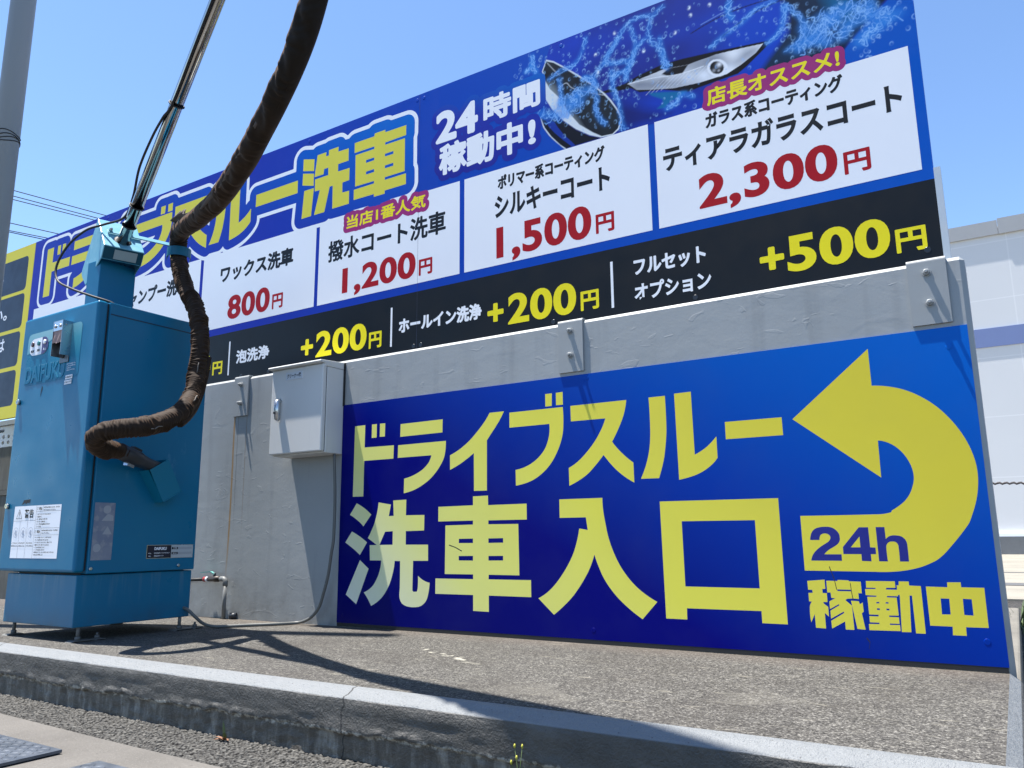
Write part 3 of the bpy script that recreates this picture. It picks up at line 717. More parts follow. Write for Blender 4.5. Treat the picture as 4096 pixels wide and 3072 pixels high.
def asphalt_strip(x0, x1, y0, y1, h, seed, cell=0.0105):
    xs_ = np.arange(x0, x1 + h / 2, h); ys_ = np.arange(y0, y1 + h / 2, h)
    X, Y = np.meshgrid(xs_, ys_)
    q = np.random.default_rng(seed); T = 256
    jx, jy, hh = q.random((T, T)), q.random((T, T)), q.random((T, T))
    U, V = X / cell + 2000, Y / cell * 1.25 + 2000
    iu, iv = np.floor(U).astype(int), np.floor(V).astype(int)
    f1 = np.full(X.shape, 9.0); hgt = np.zeros(X.shape)
    for a in (-1, 0, 1):
        for b in (-1, 0, 1):
            i, j = iu + a, iv + b
            d = np.hypot(i + jx[j % T, i % T] - U, j + jy[j % T, i % T] - V)
            m_ = d < f1; f1 = np.where(m_, d, f1); hgt = np.where(m_, hh[j % T, i % T], hgt)
    Zh = (1 - np.clip(f1, 0, 1) ** 1.6) * 0.0095 * (0.35 + hgt) + (vnoise((X * 3.1 + Y * 17.7).ravel(), 5, 4).reshape(X.shape) - .5) * 0.004
    Zh = np.minimum(Zh, 0.0095) - 0.2085
    edge_ = np.minimum(np.minimum(X - x0, x1 - X), np.minimum(Y - y0, y1 - Y)) < h * 0.5
    Zh[edge_] = -0.2135
    ny, nx = X.shape
    me = bpy.data.meshes.new('asphalt_strip')
    idx = np.arange(nx * ny).reshape(ny, nx)
    fs = np.stack([idx[:-1, :-1], idx[:-1, 1:], idx[1:, 1:], idx[1:, :-1]], -1).reshape(-1, 4)
    me.from_pydata(np.stack([X.ravel(), Y.ravel(), Zh.ravel()], 1).tolist(), [], fs.tolist())
    for nm_, ar in (('pit', np.clip((f1 - .34) / .30, 0, 1)), ('stone', hgt)):
        at = me.attributes.new(nm_, 'FLOAT', 'POINT'); at.data.foreach_set('value', ar.ravel().astype(np.float32))
    return link('asphalt_strip', me, M_STRIP)
M_STRIP = Mat('coarse_asphalt', (0.06, 0.058, 0.053), 0.9, 0, 0.25)
M_STRIP.base(M_STRIP.ramp(M_STRIP.n('Attribute', attribute_name='stone').outputs['Fac'], [(0.0, (0.045, 0.043, 0.039)), (0.6, (0.085, 0.081, 0.073)), (1.0, (0.155, 0.148, 0.132))]))
M_STRIP.mix(M_STRIP.rng(M_STRIP.noise(170, 3, 0.7), 0.5, 0.7, 0, 0.7), (0.13, 0.124, 0.112)).mix(M_STRIP.rng(M_STRIP.n('Attribute', attribute_name='pit').outputs['Fac'], 0.1, 0.9, 0, 0.97), (0.008, 0.0078, 0.0075))
M_STRIP.bump(M_STRIP.noise(300, 3, 0.7), 0.6, 0.002); M_STRIP = M_STRIP.done()
tag(asphalt_strip(-4.6, -0.9, -1.70, -1.322, 0.0038, 3), 'rough open textured asphalt strip between the kerb and the concrete gutter', 'asphalt', kind='structure')

# checker plates lying on the gutter
def plate_mat():
    m = Mat('checker_plate_steel', (0.10, 0.115, 0.14), 0.45, 0.5)
    m.mix(m.rng(m.noise(14, 5), 0.4, 0.7), (0.06, 0.07, 0.085))
    m.mix(m.rng(m.noise(60, 4), 0.6, 0.75, 0, 0.5), (0.16, 0.16, 0.155))
    m.rough(m.rng(m.noise(20, 4), 0.3, 0.7, 0.36, 0.6))
    return m.done()
M_PLATE = plate_mat()
def checker(x0, x1, y0, y1, label):
    b = MB().box(x0, x1, y0, y1, -0.194, -0.184)
    o = b.build('checker_plate', M_PLATE, bevel=0.001)
    tag(o, label, 'steel plate', 'checker plates lying on the concrete gutter')
    t = MB()
    P = 0.026; n = 0
    for i in range(int((x1 - x0) / P)):
        for j in range(int((y1 - y0) / P)):
            cx = x0 + (i + .5) * P; cy = y0 + (j + .5) * P
            a = math.pi / 4 * (1 if (i + j) % 2 else -1)
            c, s_ = math.cos(a), math.sin(a)
            pts = []
            for u, v, z in ((-.012, 0, 0), (0, -.0035, 0), (.012, 0, 0), (0, .0035, 0)):
                pts.append(t.bm.verts.new((cx + u * c - v * s_, cy + u * s_ + v * c, -0.1838)))
            top = [t.bm.verts.new((cx + u * c, cy + u * s_, -0.1826)) for u in (-.008, .008)]
            for f in ((pts[0], pts[1], top[0]), (pts[1], top[1], top[0]), (pts[1], pts[2], top[1]), (pts[2], pts[3], top[1]), (pts[3], top[0], top[1]), (pts[3], pts[0], top[0])):
                t.bm.faces.new(f)
    tr = t.build('tread_pattern', M_PLATE)
    tr.parent = o
    return o
checker(-3.9, -2.657, -1.94, -1.749, 'steel checker plate at the left edge of the foreground, the longer one')
checker(-2.43, -2.05, -2.15, -1.762, 'steel checker plate cut off by the bottom edge, right of the other')

# weeds at the foot of the kerb
M_LEAF = flat('weed_leaf', (0.06, 0.10, 0.03), 0.6); M_DRY = flat('dry_leaf', (0.22, 0.10, 0.05), 0.7); M_STEM = flat('weed_stem', (0.09, 0.13, 0.04), 0.6); M_BUD = flat('yellow_bud', (0.45, 0.42, 0.05), 0.6)
def leaf(mb, base, d, L, wd, curl=0.3):
    base = Vector(base); d = Vector(d).normalized(); side = d.cross(Vector((0, 0, 1))).normalized()
    pr = None
    for i in range(6):
        t = i / 5; p = base + d * L * t + Vector((0, 0, 1)) * (L * 0.5 * t - curl * L * t * t)
        ww = wd * math.sin(math.pi * min(1, 0.12 + t * 0.88))
        q = (mb.bm.verts.new(p - side * ww), mb.bm.verts.new(p + Vector((0, 0, -ww * .5))), mb.bm.verts.new(p + side * ww))
        if pr:
            mb.bm.faces.new((pr[0], pr[1], q[1], q[0])); mb.bm.faces.new((pr[1], pr[2], q[2], q[1]))
        pr = q
wd1 = empty('weed', 'small broad-leaved weed with reddish dry leaves at the kerb foot', 'weed', (-2.36, -1.36, -0.2))
l1 = MB()
leaf(l1, (-2.36, -1.36, -0.2), (-0.1, -0.5, 2.5), 0.045, 0.010, 0.05); leaf(l1, (-2.355, -1.362, -0.2), (0.4, -0.6, 0.9), 0.03, 0.007)
l1.build('leaf', M_LEAF, wd1)
l2 = MB()
for d in ((-1, -0.4, 0.3), (1, -0.3, 0.1), (-0.6, -0.8, 0.1), (0.9, -0.8, 0.5)): leaf(l2, (-2.36, -1.362, -0.2), d, 0.035, 0.007, 0.5)
l2.build('dry_leaf', M_DRY, wd1)
wd2 = empty('weed', 'tall thin weed with tiny yellow buds by the kerb at the bottom edge', 'weed', (-1.17, -1.37, -0.2))
st = MB(); bud = MB(); lf = MB()
for (dx, dy, h) in ((-0.012, 0, 0.125), (0.014, -0.004, 0.128), (0.0, -0.01, 0.10), (-0.02, -0.005, 0.085)):
    top = (-1.17 + dx, -1.375 + dy, -0.2 + h)
    st.tube([(-1.17, -1.372, -0.2), (-1.17 + dx * .2, -1.373 + dy * .5, -0.2 + h * .5), top], [0.0013, 0.0011, 0.0008], 6)
    bud.tube([(top[0], top[1], top[2] - .002), (top[0], top[1], top[2] + .004), (top[0], top[1], top[2] + .009)], [0.002, 0.0035, 0.001], 8)
for i in range(9):
    a = i * 2.4
    leaf(lf, (-1.17, -1.373, -0.2 + 0.008 * i), (math.cos(a), -abs(math.sin(a)) - .1, 0.6), 0.028, 0.005)
st.build('stem', M_STEM, wd2); bud.build('bud', M_BUD, wd2); lf.build('leaf', M_LEAF, wd2)
wd3 = empty('weed', 'grass tuft on the asphalt beside the low kerb strip behind the wall end', 'weed', (0.0, 3.4, -0.2))
lf = MB()
for i in range(26):
    a = i * 2.399; leaf(lf, (0.0 + 0.05 * math.cos(a * 3), 3.4 + 0.25 * math.sin(a * 1.7), -0.2), (math.cos(a), math.sin(a), 1.6), 0.10 + 0.05 * (i % 3), 0.006, 0.4)
lf.build('leaf', M_LEAF, wd3)

# ---------------------------------------------------------------- wall
wb = MB()
# front face at y=0.004, chamfered along top and right end
x0, x1, zt = -6.6, -0.053, 1.487
c = 0.016
pf = [(0.004, -0.25), (0.004, zt - c), (0.004 + c, zt), (0.150, zt), (0.150, -0.25)]
A = [wb.bm.verts.new((x0, y, z)) for y, z in pf]
B = [wb.bm.verts.new((x1 - (c if j in (0, 1) else (0 if j < 2 else 0)) - (c if j == 2 else 0) * 1.0, y, z)) for j, (y, z) in enumerate(pf)]
B2 = [wb.bm.verts.new((x1, 0.004 + c, -0.25)), wb.bm.verts.new((x1, 0.004 + c, zt - c)), wb.bm.verts.new((x1, 0.15, zt - c)), wb.bm.verts.new((x1, 0.15, -0.25))]
B[3].co.x = x1 - c
fc = wb.bm.faces.new
fc((A[0], A[1], B[1], B[0])); fc((A[1], A[2], B[2], B[1])); fc((A[2], A[3], B[3], B[2])); fc((A[3], A[4], B[4], B[3])); fc(A[::-1])
fc((B[0], B[1], B2[1], B2[0])); fc((B[1], B[2], B2[1])); fc((B[2], B[3], B2[2], B2[1])); fc((B2[0], B2[1], B2[2], B2[3])); fc((B[3], B[4], B2[3], B2[2]))
wall = wb.build('concrete_wall', M_WALL)
tag(wall, 'long low grey painted concrete wall with chamfered top carrying the signs', 'wall')

# ---------------------------------------------------------------- lower sign
low = MB().box(-3.1895, -0.0691, 0.0, 0.0035, 0.020, 1.220).build('entrance_sign', M_LOWB)
tag(low, 'low blue car wash entrance sign with yellow lettering and curved arrow flat on the wall', 'sign')
def lay(key, name, y, mat, parent, src=None, label=None):
    d = (src or LOW)[key]
    vs, fs = triangulate([smooth_poly(p) for p in d['p']], d['h'])
    o = print_mesh(name, vs, fs, y, mat, parent)
    if label: o['label'] = label
    return o
for key in ('do', 'ra', 'i', 'bu', 'su', 'ru', 'bar', 'wash', 'car', 'enter', 'mouth', 'work', 'move', 'mid'):
    lay(key, 'letter', -0.00006, M_LOWY, low)
lay('arrow', 'arrow', -0.00006, M_LOWY, low)
lay('h24', 'small_lettering', -0.00012, flat('navy_print', (0.0, 0.004, 0.21), 0.36), low)
M_SCREW = M_LOWB
def cap(x, z, y, mat, parent, r=0.011):
    return MB().tube([(x, y + .001, z), (x, y - 0.0006, z), (x, y - 0.0009, z)], [r, r, r * 0.86], 24).build('screw_cap', mat, parent)
MB().box(-3.188, -0.072, 0.0005, 0.0034, 0.0015, 0.0195).build('gap_shade_strip', M_DARK, low)  # black strip standing in for the shade of the gap under the board
for x, z in ((-0.135, 1.145), (-0.125, 0.10), (-1.63, 1.20), (-1.63, 0.06), (-3.14, 0.06)): cap(x, z, 0.0, M_SCREW, low)
for pts in (((-2.43, .43), (-2.39, .418), (-2.35, .40)), ((-0.505, .05), (-0.50, .075), (-0.51, .09)), ((-0.62, .345), (-0.606, .30), (-0.60, .26)), ((-0.55, .285), (-0.548, .25), (-0.545, .225))):
    p = [(x, -0.0002, z) for x, z in pts]
    sc = MB()
    for a, b in zip(p[:-1], p[1:]):
        sc.bm.faces.new([sc.bm.verts.new(q) for q in ((a[0], a[1], a[2]), (b[0], b[1], b[2]), (b[0] + .002, b[1], b[2] + .004), (a[0] + .002, a[1], a[2] + .004))])
    sc.build('scuff_mark', M_DARK, low)

# ---------------------------------------------------------------- price sign
YU = 0.05
up = MB().box(-6.99, -0.1185, YU, YU + 0.03, 1.40, 3.043).build('price_sign', M_UPB)
tag(up, 'wide blue price board with white price panels and car picture above the wall', 'sign')
T_ = 0.00003
def quad(name, x0, x1, z0, z1, lay_, mat, parent=up):
    return print_mesh(name, np.array([(x0, z0), (x1, z0), (x1, z1), (x0, z1)], float), [(0, 1, 2, 3)], YU - T_ * lay_, mat, parent)
quad('panel_joint', -2699.5, -2698, 1485, 3042, 16, flat('joint_line', (0.03, 0.04, 0.09), 0.5))
quad('black_band', -6990, -118.6, 1400, 1828, 1, M_INK)

# printed picture of a wet blue car: a fine grid of ink colours, like a large-format print
def car_picture():
    h = 3.0
    x0, x1, z0, z1 = -2560.0, -119.0, 2300.0, 3042.0
    xs_ = np.arange(x0, x1 + 1, h); zs_ = np.arange(z0, z1 + 0.5, h)
    xs_[-1] = x1; zs_[-1] = z1
    nx, nz = len(xs_), len(zs_)
    X, Z = np.meshgrid(xs_, zs_)
    I = np.zeros((nz, nx, 3))
    r = np.random.default_rng(21)
    def noise2(sc, seed, sx=1.0):
        q = np.random.default_rng(seed); g = q.random((64, 64))
        u = (X * sx - x0) / sc; v = (Z - z0) / sc
        i = np.floor(u).astype(int); j = np.floor(v).astype(int); fu = u - i; fv = v - j
        fu = fu * fu * (3 - 2 * fu); fv = fv * fv * (3 - 2 * fv)
        G = lambda a, b: g[b % 64, a % 64]
        return (G(i, j) * (1 - fu) + G(i + 1, j) * fu) * (1 - fv) + (G(i, j + 1) * (1 - fu) + G(i + 1, j + 1) * fu) * fv
    def sdist(poly):
        p = np.array(poly, float)
        D = np.full(X.shape, 1e3)
        lo, hi = p.min(0) - 40, p.max(0) + 40
        a0, a1 = np.searchsorted(xs_, [lo[0], hi[0]]); b0, b1 = np.searchsorted(zs_, [lo[1], hi[1]])
        gx, gz = X[b0:b1, a0:a1], Z[b0:b1, a0:a1]
        if gx.size == 0: return D
        d = np.full(gx.shape, 1e3)
        for a, b in zip(p, np.roll(p, -1, 0)):
            u = b - a; L = max(u @ u, 1e-9)
            t = np.clip(((gx - a[0]) * u[0] + (gz - a[1]) * u[1]) / L, 0, 1)
            d = np.minimum(d, np.hypot(gx - a[0] - t * u[0], gz - a[1] - t * u[1]))
        ins = pip(np.stack([gx.ravel(), gz.ravel()], 1), p).reshape(gx.shape)
        D[b0:b1, a0:a1] = np.where(ins, -d, d)
        return D
    def put_(A, col):
        nonlocal I
        col = np.asarray(col, float)
        if col.ndim == 1: col = col[None, None, :]
        I = I * (1 - A[..., None]) + col * A[..., None]
    def fill(poly, col, a=1.0, soft=2.0):
        D = sdist(poly); put_(np.clip(0.5 - D / soft, 0, 1) * a, col); return D
    def edge(poly, col, wd, a=1.0):
        D = sdist(poly); put_(np.exp(-(D / wd) ** 2) * a, col)
    def lerp(c0, c1, t): return np.asarray(c0) + (np.asarray(c1) - np.asarray(c0)) * np.clip(t, 0, 1)[..., None]
    def stroke(pts, wd, col, a):
        for p, q, k in zip(pts[:-1], pts[1:], a):
            lo = np.minimum(p, q) - wd * 2.2; hi = np.maximum(p, q) + wd * 2.2
            a0, a1 = max(0, int((lo[0] - x0) / h)), min(nx, int((hi[0] - x0) / h) + 2)
            b0, b1 = max(0, int((lo[1] - z0) / h)), min(nz, int((hi[1] - z0) / h) + 2)
            if a1 <= a0 or b1 <= b0: continue
            gx, gz = X[b0:b1, a0:a1], Z[b0:b1, a0:a1]
            u = q - p; L = max(u @ u, 1e-9)
            t = np.clip(((gx - p[0]) * u[0] + (gz - p[1]) * u[1]) / L, 0, 1)
            A = (np.exp(-((gx - p[0] - t * u[0]) ** 2 + (gz - p[1] - t * u[1]) ** 2) / (wd * wd)) * k)[..., None]
            I[b0:b1, a0:a1] = I[b0:b1, a0:a1] * (1 - A) + np.asarray(col) * A
    def ring(cx, cz, rad, col, a, wd=2.2, core=0.25):
        a0, a1 = max(0, int((cx - rad - 8 - x0) / h)), min(nx, int((cx + rad + 8 - x0) / h) + 2)
        b0, b1 = max(0, int((cz - rad - 8 - z0) / h)), min(nz, int((cz + rad + 8 - z0) / h) + 2)
        if a1 <= a0 or b1 <= b0: return
        gx, gz = X[b0:b1, a0:a1] - cx, Z[b0:b1, a0:a1] - cz
        d = np.hypot(gx, gz * 0.8)
        A = np.exp(-((d - rad) / wd) ** 2) * (0.55 + 0.45 * np.sin(np.arctan2(gz, gx) + cx)) * a
        A = np.maximum(A, np.exp(-((gx - rad * .4) ** 2 + (gz - rad * .4) ** 2) / (rad * .45) ** 2) * a * core)[..., None]
        I[b0:b1, a0:a1] = I[b0:b1, a0:a1] * (1 - A) + np.asarray(col) * A
    # body colour with soft folds of the bonnet
    n1 = noise2(260, 1); n2 = noise2(90, 2)
    t = 0.5 + 0.5 * np.sin((X * 0.55 - Z * 1.15) / 175.0 + n1 * 2.2)
    I = lerp((0.010, 0.020, 0.20), (0.002, 0.050, 0.50), t * 0.75 + 0.15)
    I = I * (0.86 + 0.28 * n2[..., None])
    put_(np.clip((X + 1500) / -700, 0, 1) * 0.55, (0.012, 0.022, 0.24))
    put_(np.clip((Z - 2900) / 150, 0, 1) * np.clip((X + 1700) / 300, 0, 1) * np.clip((-900 - X) / 250, 0, 1) * 0.65, (0.008, 0.014, 0.13))
    put_(np.exp(-((X + 760) ** 2 + (Z - 2740) ** 2) / 190.0 ** 2) * 0.6, (0.0, 0.075, 0.58))
    put_(np.exp(-((X + 1000) ** 2 / 420.0 ** 2 + (Z - 2850) ** 2 / 70.0 ** 2)) * 0.35, (0.0, 0.06, 0.55))
    for pts in (((-1050, 2815), (-960, 2838), (-870, 2851), (-760, 2852), (-620, 2843)), ((-900, 2745), (-800, 2790), (-700, 2815), (-600, 2822)), ((-620, 2690), (-580, 2690), (-540, 2672))):
        stroke(spline([(a, b, 0) for a, b in pts], 24)[:, :2], 3.2, (0.002, 0.005, 0.05), [0.85] * 23)
    stroke(np.array([(-1000, 2842), (-905, 2862), (-820, 2868)], float), 2.4, (0.30, 0.50, 0.85), [.5, .5])
    fill(CAR['lower_dark'], (0.004, 0.009, 0.105), 0.75, 60)
    # front fender and arch under the mirror
    fill(CAR['fender'], (0.004, 0.007, 0.016)); fill(CAR['fender_blue'], (0.006, 0.035, 0.30)); fill(CAR['fender_rim'], (0.62, 0.68, 0.74))
    # dark grille and bumper on the right
    gr = [(-640, 3060), (-660, 2960), (-650, 2860), (-600, 2760), (-612, 2650), (-700, 2560), (-760, 2490), (-850, 2400), (-470, 2400), (-380, 2520), (-250, 2640), (-100, 2745), (-100, 3060)]
    D = sdist(gr); put_(np.clip(0.5 - D / 30, 0, 1), lerp((0.004, 0.008, 0.022), (0.006, 0.030, 0.075), noise2(130, 5)))
    tb = [(-470, 3060), (-480, 2900), (-462, 2770), (-440, 2690), (-380, 2600), (-330, 2560), (-330, 2660), (-350, 2760), (-350, 2900), (-330, 3060)]
    D = sdist(tb); put_(np.clip(0.5 - D / 60, 0, 1) * 0.75, (0.0, 0.13, 0.30))
    fill(CAR['intake'], (0.002, 0.003, 0.006), 1, 8)
    stroke(spline([(-118, 2740, 0), (-200, 2690, 0), (-290, 2610, 0), (-380, 2530, 0), (-450, 2450, 0)], 30)[:, :2], 16, (0.002, 0.004, 0.010), [.9] * 29)
    stroke(spline([(-118, 2765, 0), (-200, 2716, 0), (-290, 2640, 0), (-380, 2560, 0)], 30)[:, :2], 10, (0.02, 0.05, 0.10), [.6] * 29)
    # head lamp
    fill(CAR['lamp_black'], (0.003, 0.004, 0.007), 1, 4)
    u = (X + 1381) / 660.0
    silver = lerp((0.72, 0.76, 0.82), (0.22, 0.25, 0.32), 0.5 + 0.5 * np.sin(u * 9 + (Z - 2600) / 26.0))
    D = sdist(CAR['lamp']); A = np.clip(0.5 - D / 2, 0, 1)
    put_(A, silver * (0.72 + 0.5 * noise2(40, 9)[..., None]))
    put_(A * np.clip((D + 30) / 30, 0, 1) * 0.35, (0.9, 0.93, 0.97))
    put_(A * np.clip((Z - 2560 - (u - .4) * 90) / 60, 0, 1) * 0.30, (0.05, 0.06, 0.08))
    for k in range(11):
        xa = -1290 + k * 26
        stroke(np.array([(xa, 2572.), (xa + 70, 2622.)]), 1.6, (0.75, 0.78, 0.85), [.55])
    fill(CAR['lamp_dark'], (0.006, 0.007, 0.01), 1, 6)
    stroke(spline([(-1381, 2663, 0), (-1250, 2650, 0), (-1120, 2625, 0), (-1000, 2625, 0)], 20)[:, :2], 2.2, (0.85, 0.88, 0.92), [.8] * 19)
    put_(A * np.exp(-((X + 860) ** 2 + (Z - 2640) ** 2) / 50.0 ** 2) * .8, (0.92, 0.94, 0.97))
    fill(CAR['lens_ring'], (0.80, 0.83, 0.88), 1, 5); fill(CAR['lens'], (0.006, 0.007, 0.010), 1, 5)
    c_ = np.mean(np.array(CAR['lens']), 0)
    for dx, dz, sg, k in ((12, 12, 13, .9), (-14, -10, 9, .35), (8, -18, 6, .5)): put_(np.exp(-((X - c_[0] - dx) ** 2 + (Z - c_[1] - dz) ** 2) / sg ** 2) * k, (0.85, 0.88, 0.93))
    fill(CAR['teal'], (0.0, 0.15, 0.33), 0.9, 10)
    # door mirror
    D = fill(CAR['mirror'], (0.66, 0.72, 0.76), 1, 3)
    D = sdist(CAR['mirror_in']); A = np.clip(0.5 - D / 3, 0, 1)
    put_(A, lerp((0.004, 0.006, 0.010), (0.014, 0.022, 0.032), noise2(70, 12)))
    G = np.clip((-1735 - X + (2720 - Z) * .55) / 90, 0, 1) * A * np.clip((2850 - Z) / 60, 0, 1)
    put_(G, (0.40, 0.48, 0.53))
    stroke(spline([(-1770, 2770, 0), (-1725, 2785, 0), (-1690, 2745, 0), (-1600, 2690, 0), (-1500, 2640, 0)], 30)[:, :2], 2.2, (0.62, 0.66, 0.70), [.6] * 29)
    stroke(spline([(-1835, 2940, 0), (-1800, 2890, 0), (-1770, 2850, 0)], 12)[:, :2], 2.5, (0.45, 0.47, 0.5), [.7] * 11)
    # plain board ink outside the car
    tt = np.clip((X + 7000) / 6900, 0, 1) * .92 + np.clip((Z - 1500) / 1540, 0, 1) * .08
    st_ = np.array([0, .45, .7, 1.0]); cs_ = np.array([(0.022, 0.035, 0.36), (0.012, 0.035, 0.36), (0.0, 0.06, 0.42), (0.0, 0.095, 0.48)])
    bg = np.stack([np.interp(tt, st_, cs_[:, k]) for k in range(3)], -1)
    D = sdist([(-1790, 3100), (-1842, 2965), (-1870, 2902), (-1855, 2849), (-1856, 2660), (-1886, 2637), (-1876, 2590), (-1838, 2522), (-1772, 2450), (-1735, 2405), (-1200, 2250), (-480, 2395), (-370, 2508), (-250, 2618), (-60, 2760), (-60, 3100)])
    put_(np.clip(0.5 + D / 3, 0, 1), bg)
    # water
    for i in range(99):
        if 's%d' % i not in CAR: break
        big = i in (9, 10, 18, 19, 20, 21, 22)
        ctr = spline([(a, b, 0) for a, b in CAR['s%d' % i]], 60)[:, :2]
        tg = np.gradient(ctr, axis=0); tg /= np.linalg.norm(tg, axis=1)[:, None] + 1e-9
        nr = np.stack([-tg[:, 1], tg[:, 0]], 1)
        s_ = np.concatenate([[0], np.cumsum(np.linalg.norm(np.diff(ctr, axis=0), axis=1))])
        for p, q in zip(ctr[:-1:2], ctr[2::2]):
            stroke(np.array([p, q]), 26 if big else 14, (0.03, 0.22, 0.66), [0.20])
        for k in range(6 if big else 4):
            wv = ((vnoise(s_, 300 + i * 17 + k, 1 / 26.0) - .5) * (95 if big else 30) + (vnoise(s_, 700 + i * 13 + k, 1 / 9.0) - .5) * (26 if big else 14))
            al = np.clip(vnoise(s_, 900 + i * 11 + k, 1 / 32.0) * 1.7 - .55, 0, 1)
            P = ctr + nr * wv[:, None]
            P[:, 0] += (vnoise(s_, 40 + i * 7 + k, 1 / 14.0) - .5) * 16
            stroke(P, 2.8, (0.04, 0.24, 0.70), al[:-1] * .75)
            stroke(P, 1.5, (0.34, 0.58, 0.90), al[:-1] * .65)
        for k in range(34 if big else 16):
            j = r.integers(len(ctr)); o_ = r.normal(0, 48 if not big else 60, 2)
            ring(ctr[j, 0] + o_[0], ctr[j, 1] + o_[1], r.uniform(3, 9), (0.30, 0.55, 0.88), r.uniform(.4, .85))
    for k in range(150):
        ring(r.uniform(-1850, -500), r.uniform(2440, 3030), r.uniform(2, 7), (0.25, 0.48, 0.85), r.uniform(.2, .7))
    for k in range(9): ring(r.uniform(-1650, -900), r.uniform(2780, 3010), 4, (0.85, 0.95, 1.0), .9, 5, 1.0)
    keep = Z > 2409
    me = bpy.data.meshes.new('car_picture')
    co = np.stack([X.ravel() / 1000, np.full(X.size, YU - T_ * 3), Z.ravel() / 1000], 1)
    idx = np.arange(nx * nz).reshape(nz, nx)
    K = keep[:-1, :-1] & keep[1:, 1:] & keep[:-1, 1:] & keep[1:, :-1]
    # nothing is printed behind the white panels
    for xa, xb in ((-6902, -4658), (-4626, -3518), (-3489, -2406), (-2374, -1288), (-1254, -157)):
        K &= ~((X[:-1, :-1] > xa + 3) & (X[1:, 1:] < xb - 3) & (Z[1:, 1:] < 2412))
    q = np.stack([idx[:-1, :-1], idx[:-1, 1:], idx[1:, 1:], idx[1:, :-1]], -1)[K]
    used = np.unique(q); mp = np.full(nx * nz, -1); mp[used] = np.arange(len(used))
    me.from_pydata(co[used].tolist(), [], mp[q].tolist())
    at = me.color_attributes.new('ink', 'FLOAT_COLOR', 'POINT')
    rgba = np.concatenate([np.clip(I, 0, 1).reshape(-1, 3)[used], np.ones((len(used), 1))], 1).astype(np.float32)
    at.data.foreach_set('color', rgba.ravel())
    m = Mat('car_picture_print', (0, 0, 0.2), 0.4, 0, 0.09)
    m.base(m.n('Attribute', attribute_name='ink').outputs['Color'])
    put(link('car_picture', me, m.done()), up)
car_picture()

# price panels
for xa, xb in ((-6902, -4658), (-4626, -3518), (-3489, -2406), (-2374, -1288), (-1254, -157)):
    quad('price_panel', xa, xb, 1876, 2417, 10, M_WHITE)
for xa in (-4299, -2891, -1511): quad('divider', xa, xa + 13, 1534, 1764, 2, M_WHITE)

# title: yellow letters, blue surround, white rim
def kana(key, box):
    d = LOW[key]; al = np.array([q for p in d['p'] for q in p], float)
    mn, mx = al.min(0), al.max(0)
    f = lambda p: [((a - mn[0]) / (mx[0] - mn[0]) * (box[1] - box[0]) + box[0], (b - mn[1]) / (mx[1] - mn[1]) * (box[3] - box[2]) + box[2]) for a, b in p]
    return triangulate([smooth_poly(f(p)) for p in d['p']], [f(p) for p in d['h']])
title = [kana('do', (-6779, -6408, 2500, 2930)), kana('ra', (-6377, -5985, 2500, 2915)), kana('i', (-5955, -5520, 2496, 2925)), kana('bu', (-5490, -5040, 2497, 2936)),
         kana('su', (-5028, -4616, 2490, 2893)), kana('ru', (-4588, -4156, 2492, 2890)), kana('bar', (-4110, -3707, 2674, 2762))]
title += [triangulate(UP['wash']['p'], UP['wash']['h']), triangulate(UP['car']['p'], UP['car']['h'])]
tv, tf = merge(title)
rim_l = [np.clip(l, (-6985, 2300), (-120, 3041)) for l in grow(tv, tf, 92, 4.0)]
vs, fs = fill_loops(rim_l); print_mesh('title_rim', vs, fs, YU - T_ * 11, M_WHITE, up)
blu_l = [np.clip(l, (-6985, 2300), (-120, 3040)) for l in grow(tv, tf, 66, 4.0)]
vs, fs = fill_loops(blu_l); print_mesh('title_surround', vs, fs, YU - T_ * 12, M_TITLEB, up)
for v, f in title: print_mesh('title_letter', v, f, YU - T_ * 13, M_YEL, up)

# smaller lettering
INK = {'w': M_WHITE, 'y': M_YELB, 'Y': M_YELB, 'k': M_INK, 'r': M_RED}
OFF = {'w': 0.040, 'y': 0.030, 'Y': 0.036, 'k': 0.038, 'r': 0.038}
NAME = {'w': 'white_lettering', 'y': 'banner_lettering', 'Y': 'option_price', 'k': 'panel_lettering', 'r': 'price'}
M_BAN = gradient('navy_banner_print', [(0, (0.015, 0.02, 0.26)), (0.6, (0.012, 0.03, 0.34)), (1, (0.0, 0.13, 0.52))], -2.6, -1.85, 2.45, 2.92, 0.3)
ban24 = []
for body, c, box in TX:
    box = list(box)
    if body == 'オプション': box[3] = 1631
    off = OFF[c]
    if body == '円': off = 0.030
    if body == '+': off = 0.03
    if body in ('撥水コート洗車',): off = 0.026
    if body in ('当店1番人気', '店長オススメ!'): off = 0.030
    if body in ('フルセット', 'オプション'): off = 0.034
    vs, fs = text_bold(body, box, off, 1.25 if c in 'rY' and body not in ('円', '+') else 1.0)
    if c == 'y':
        lp = grow(vs, fs, 27 if body[0] == '当' else 24, 2.5)
        pv, pf = fill_loops(lp); print_mesh('banner', pv, pf, YU - T_ * 14, M_PINK, up)
    if body in ('24', '時間', '稼動中', '!'): ban24.append((vs, fs))
    print_mesh(NAME[c], vs, fs, YU - T_ * 15, INK[c], up)
bv, bf = merge(ban24)
pv, pf = fill_loops(grow(bv, bf, 34, 3.0)); print_mesh('banner', pv, pf, YU - T_ * 9, M_BAN, up)
M_BOLT1 = M_UPB; M_BOLT2 = flat('black_rivet', (0.008, 0.011, 0.017), 0.3)
for x in (-5.9, -5.4, -4.5, -3.62, -2.72, -2.67, -1.75, -0.9):
    cap(x, 3.012, YU, M_BOLT1, up, 0.010)
for x in (-4.16, -3.9, -2.72, -2.67, -1.83, -1.1, -0.17):
    cap(x, 1.545 if x > -0.5 else 1.515, YU - T_, M_BOLT2, up, 0.012)
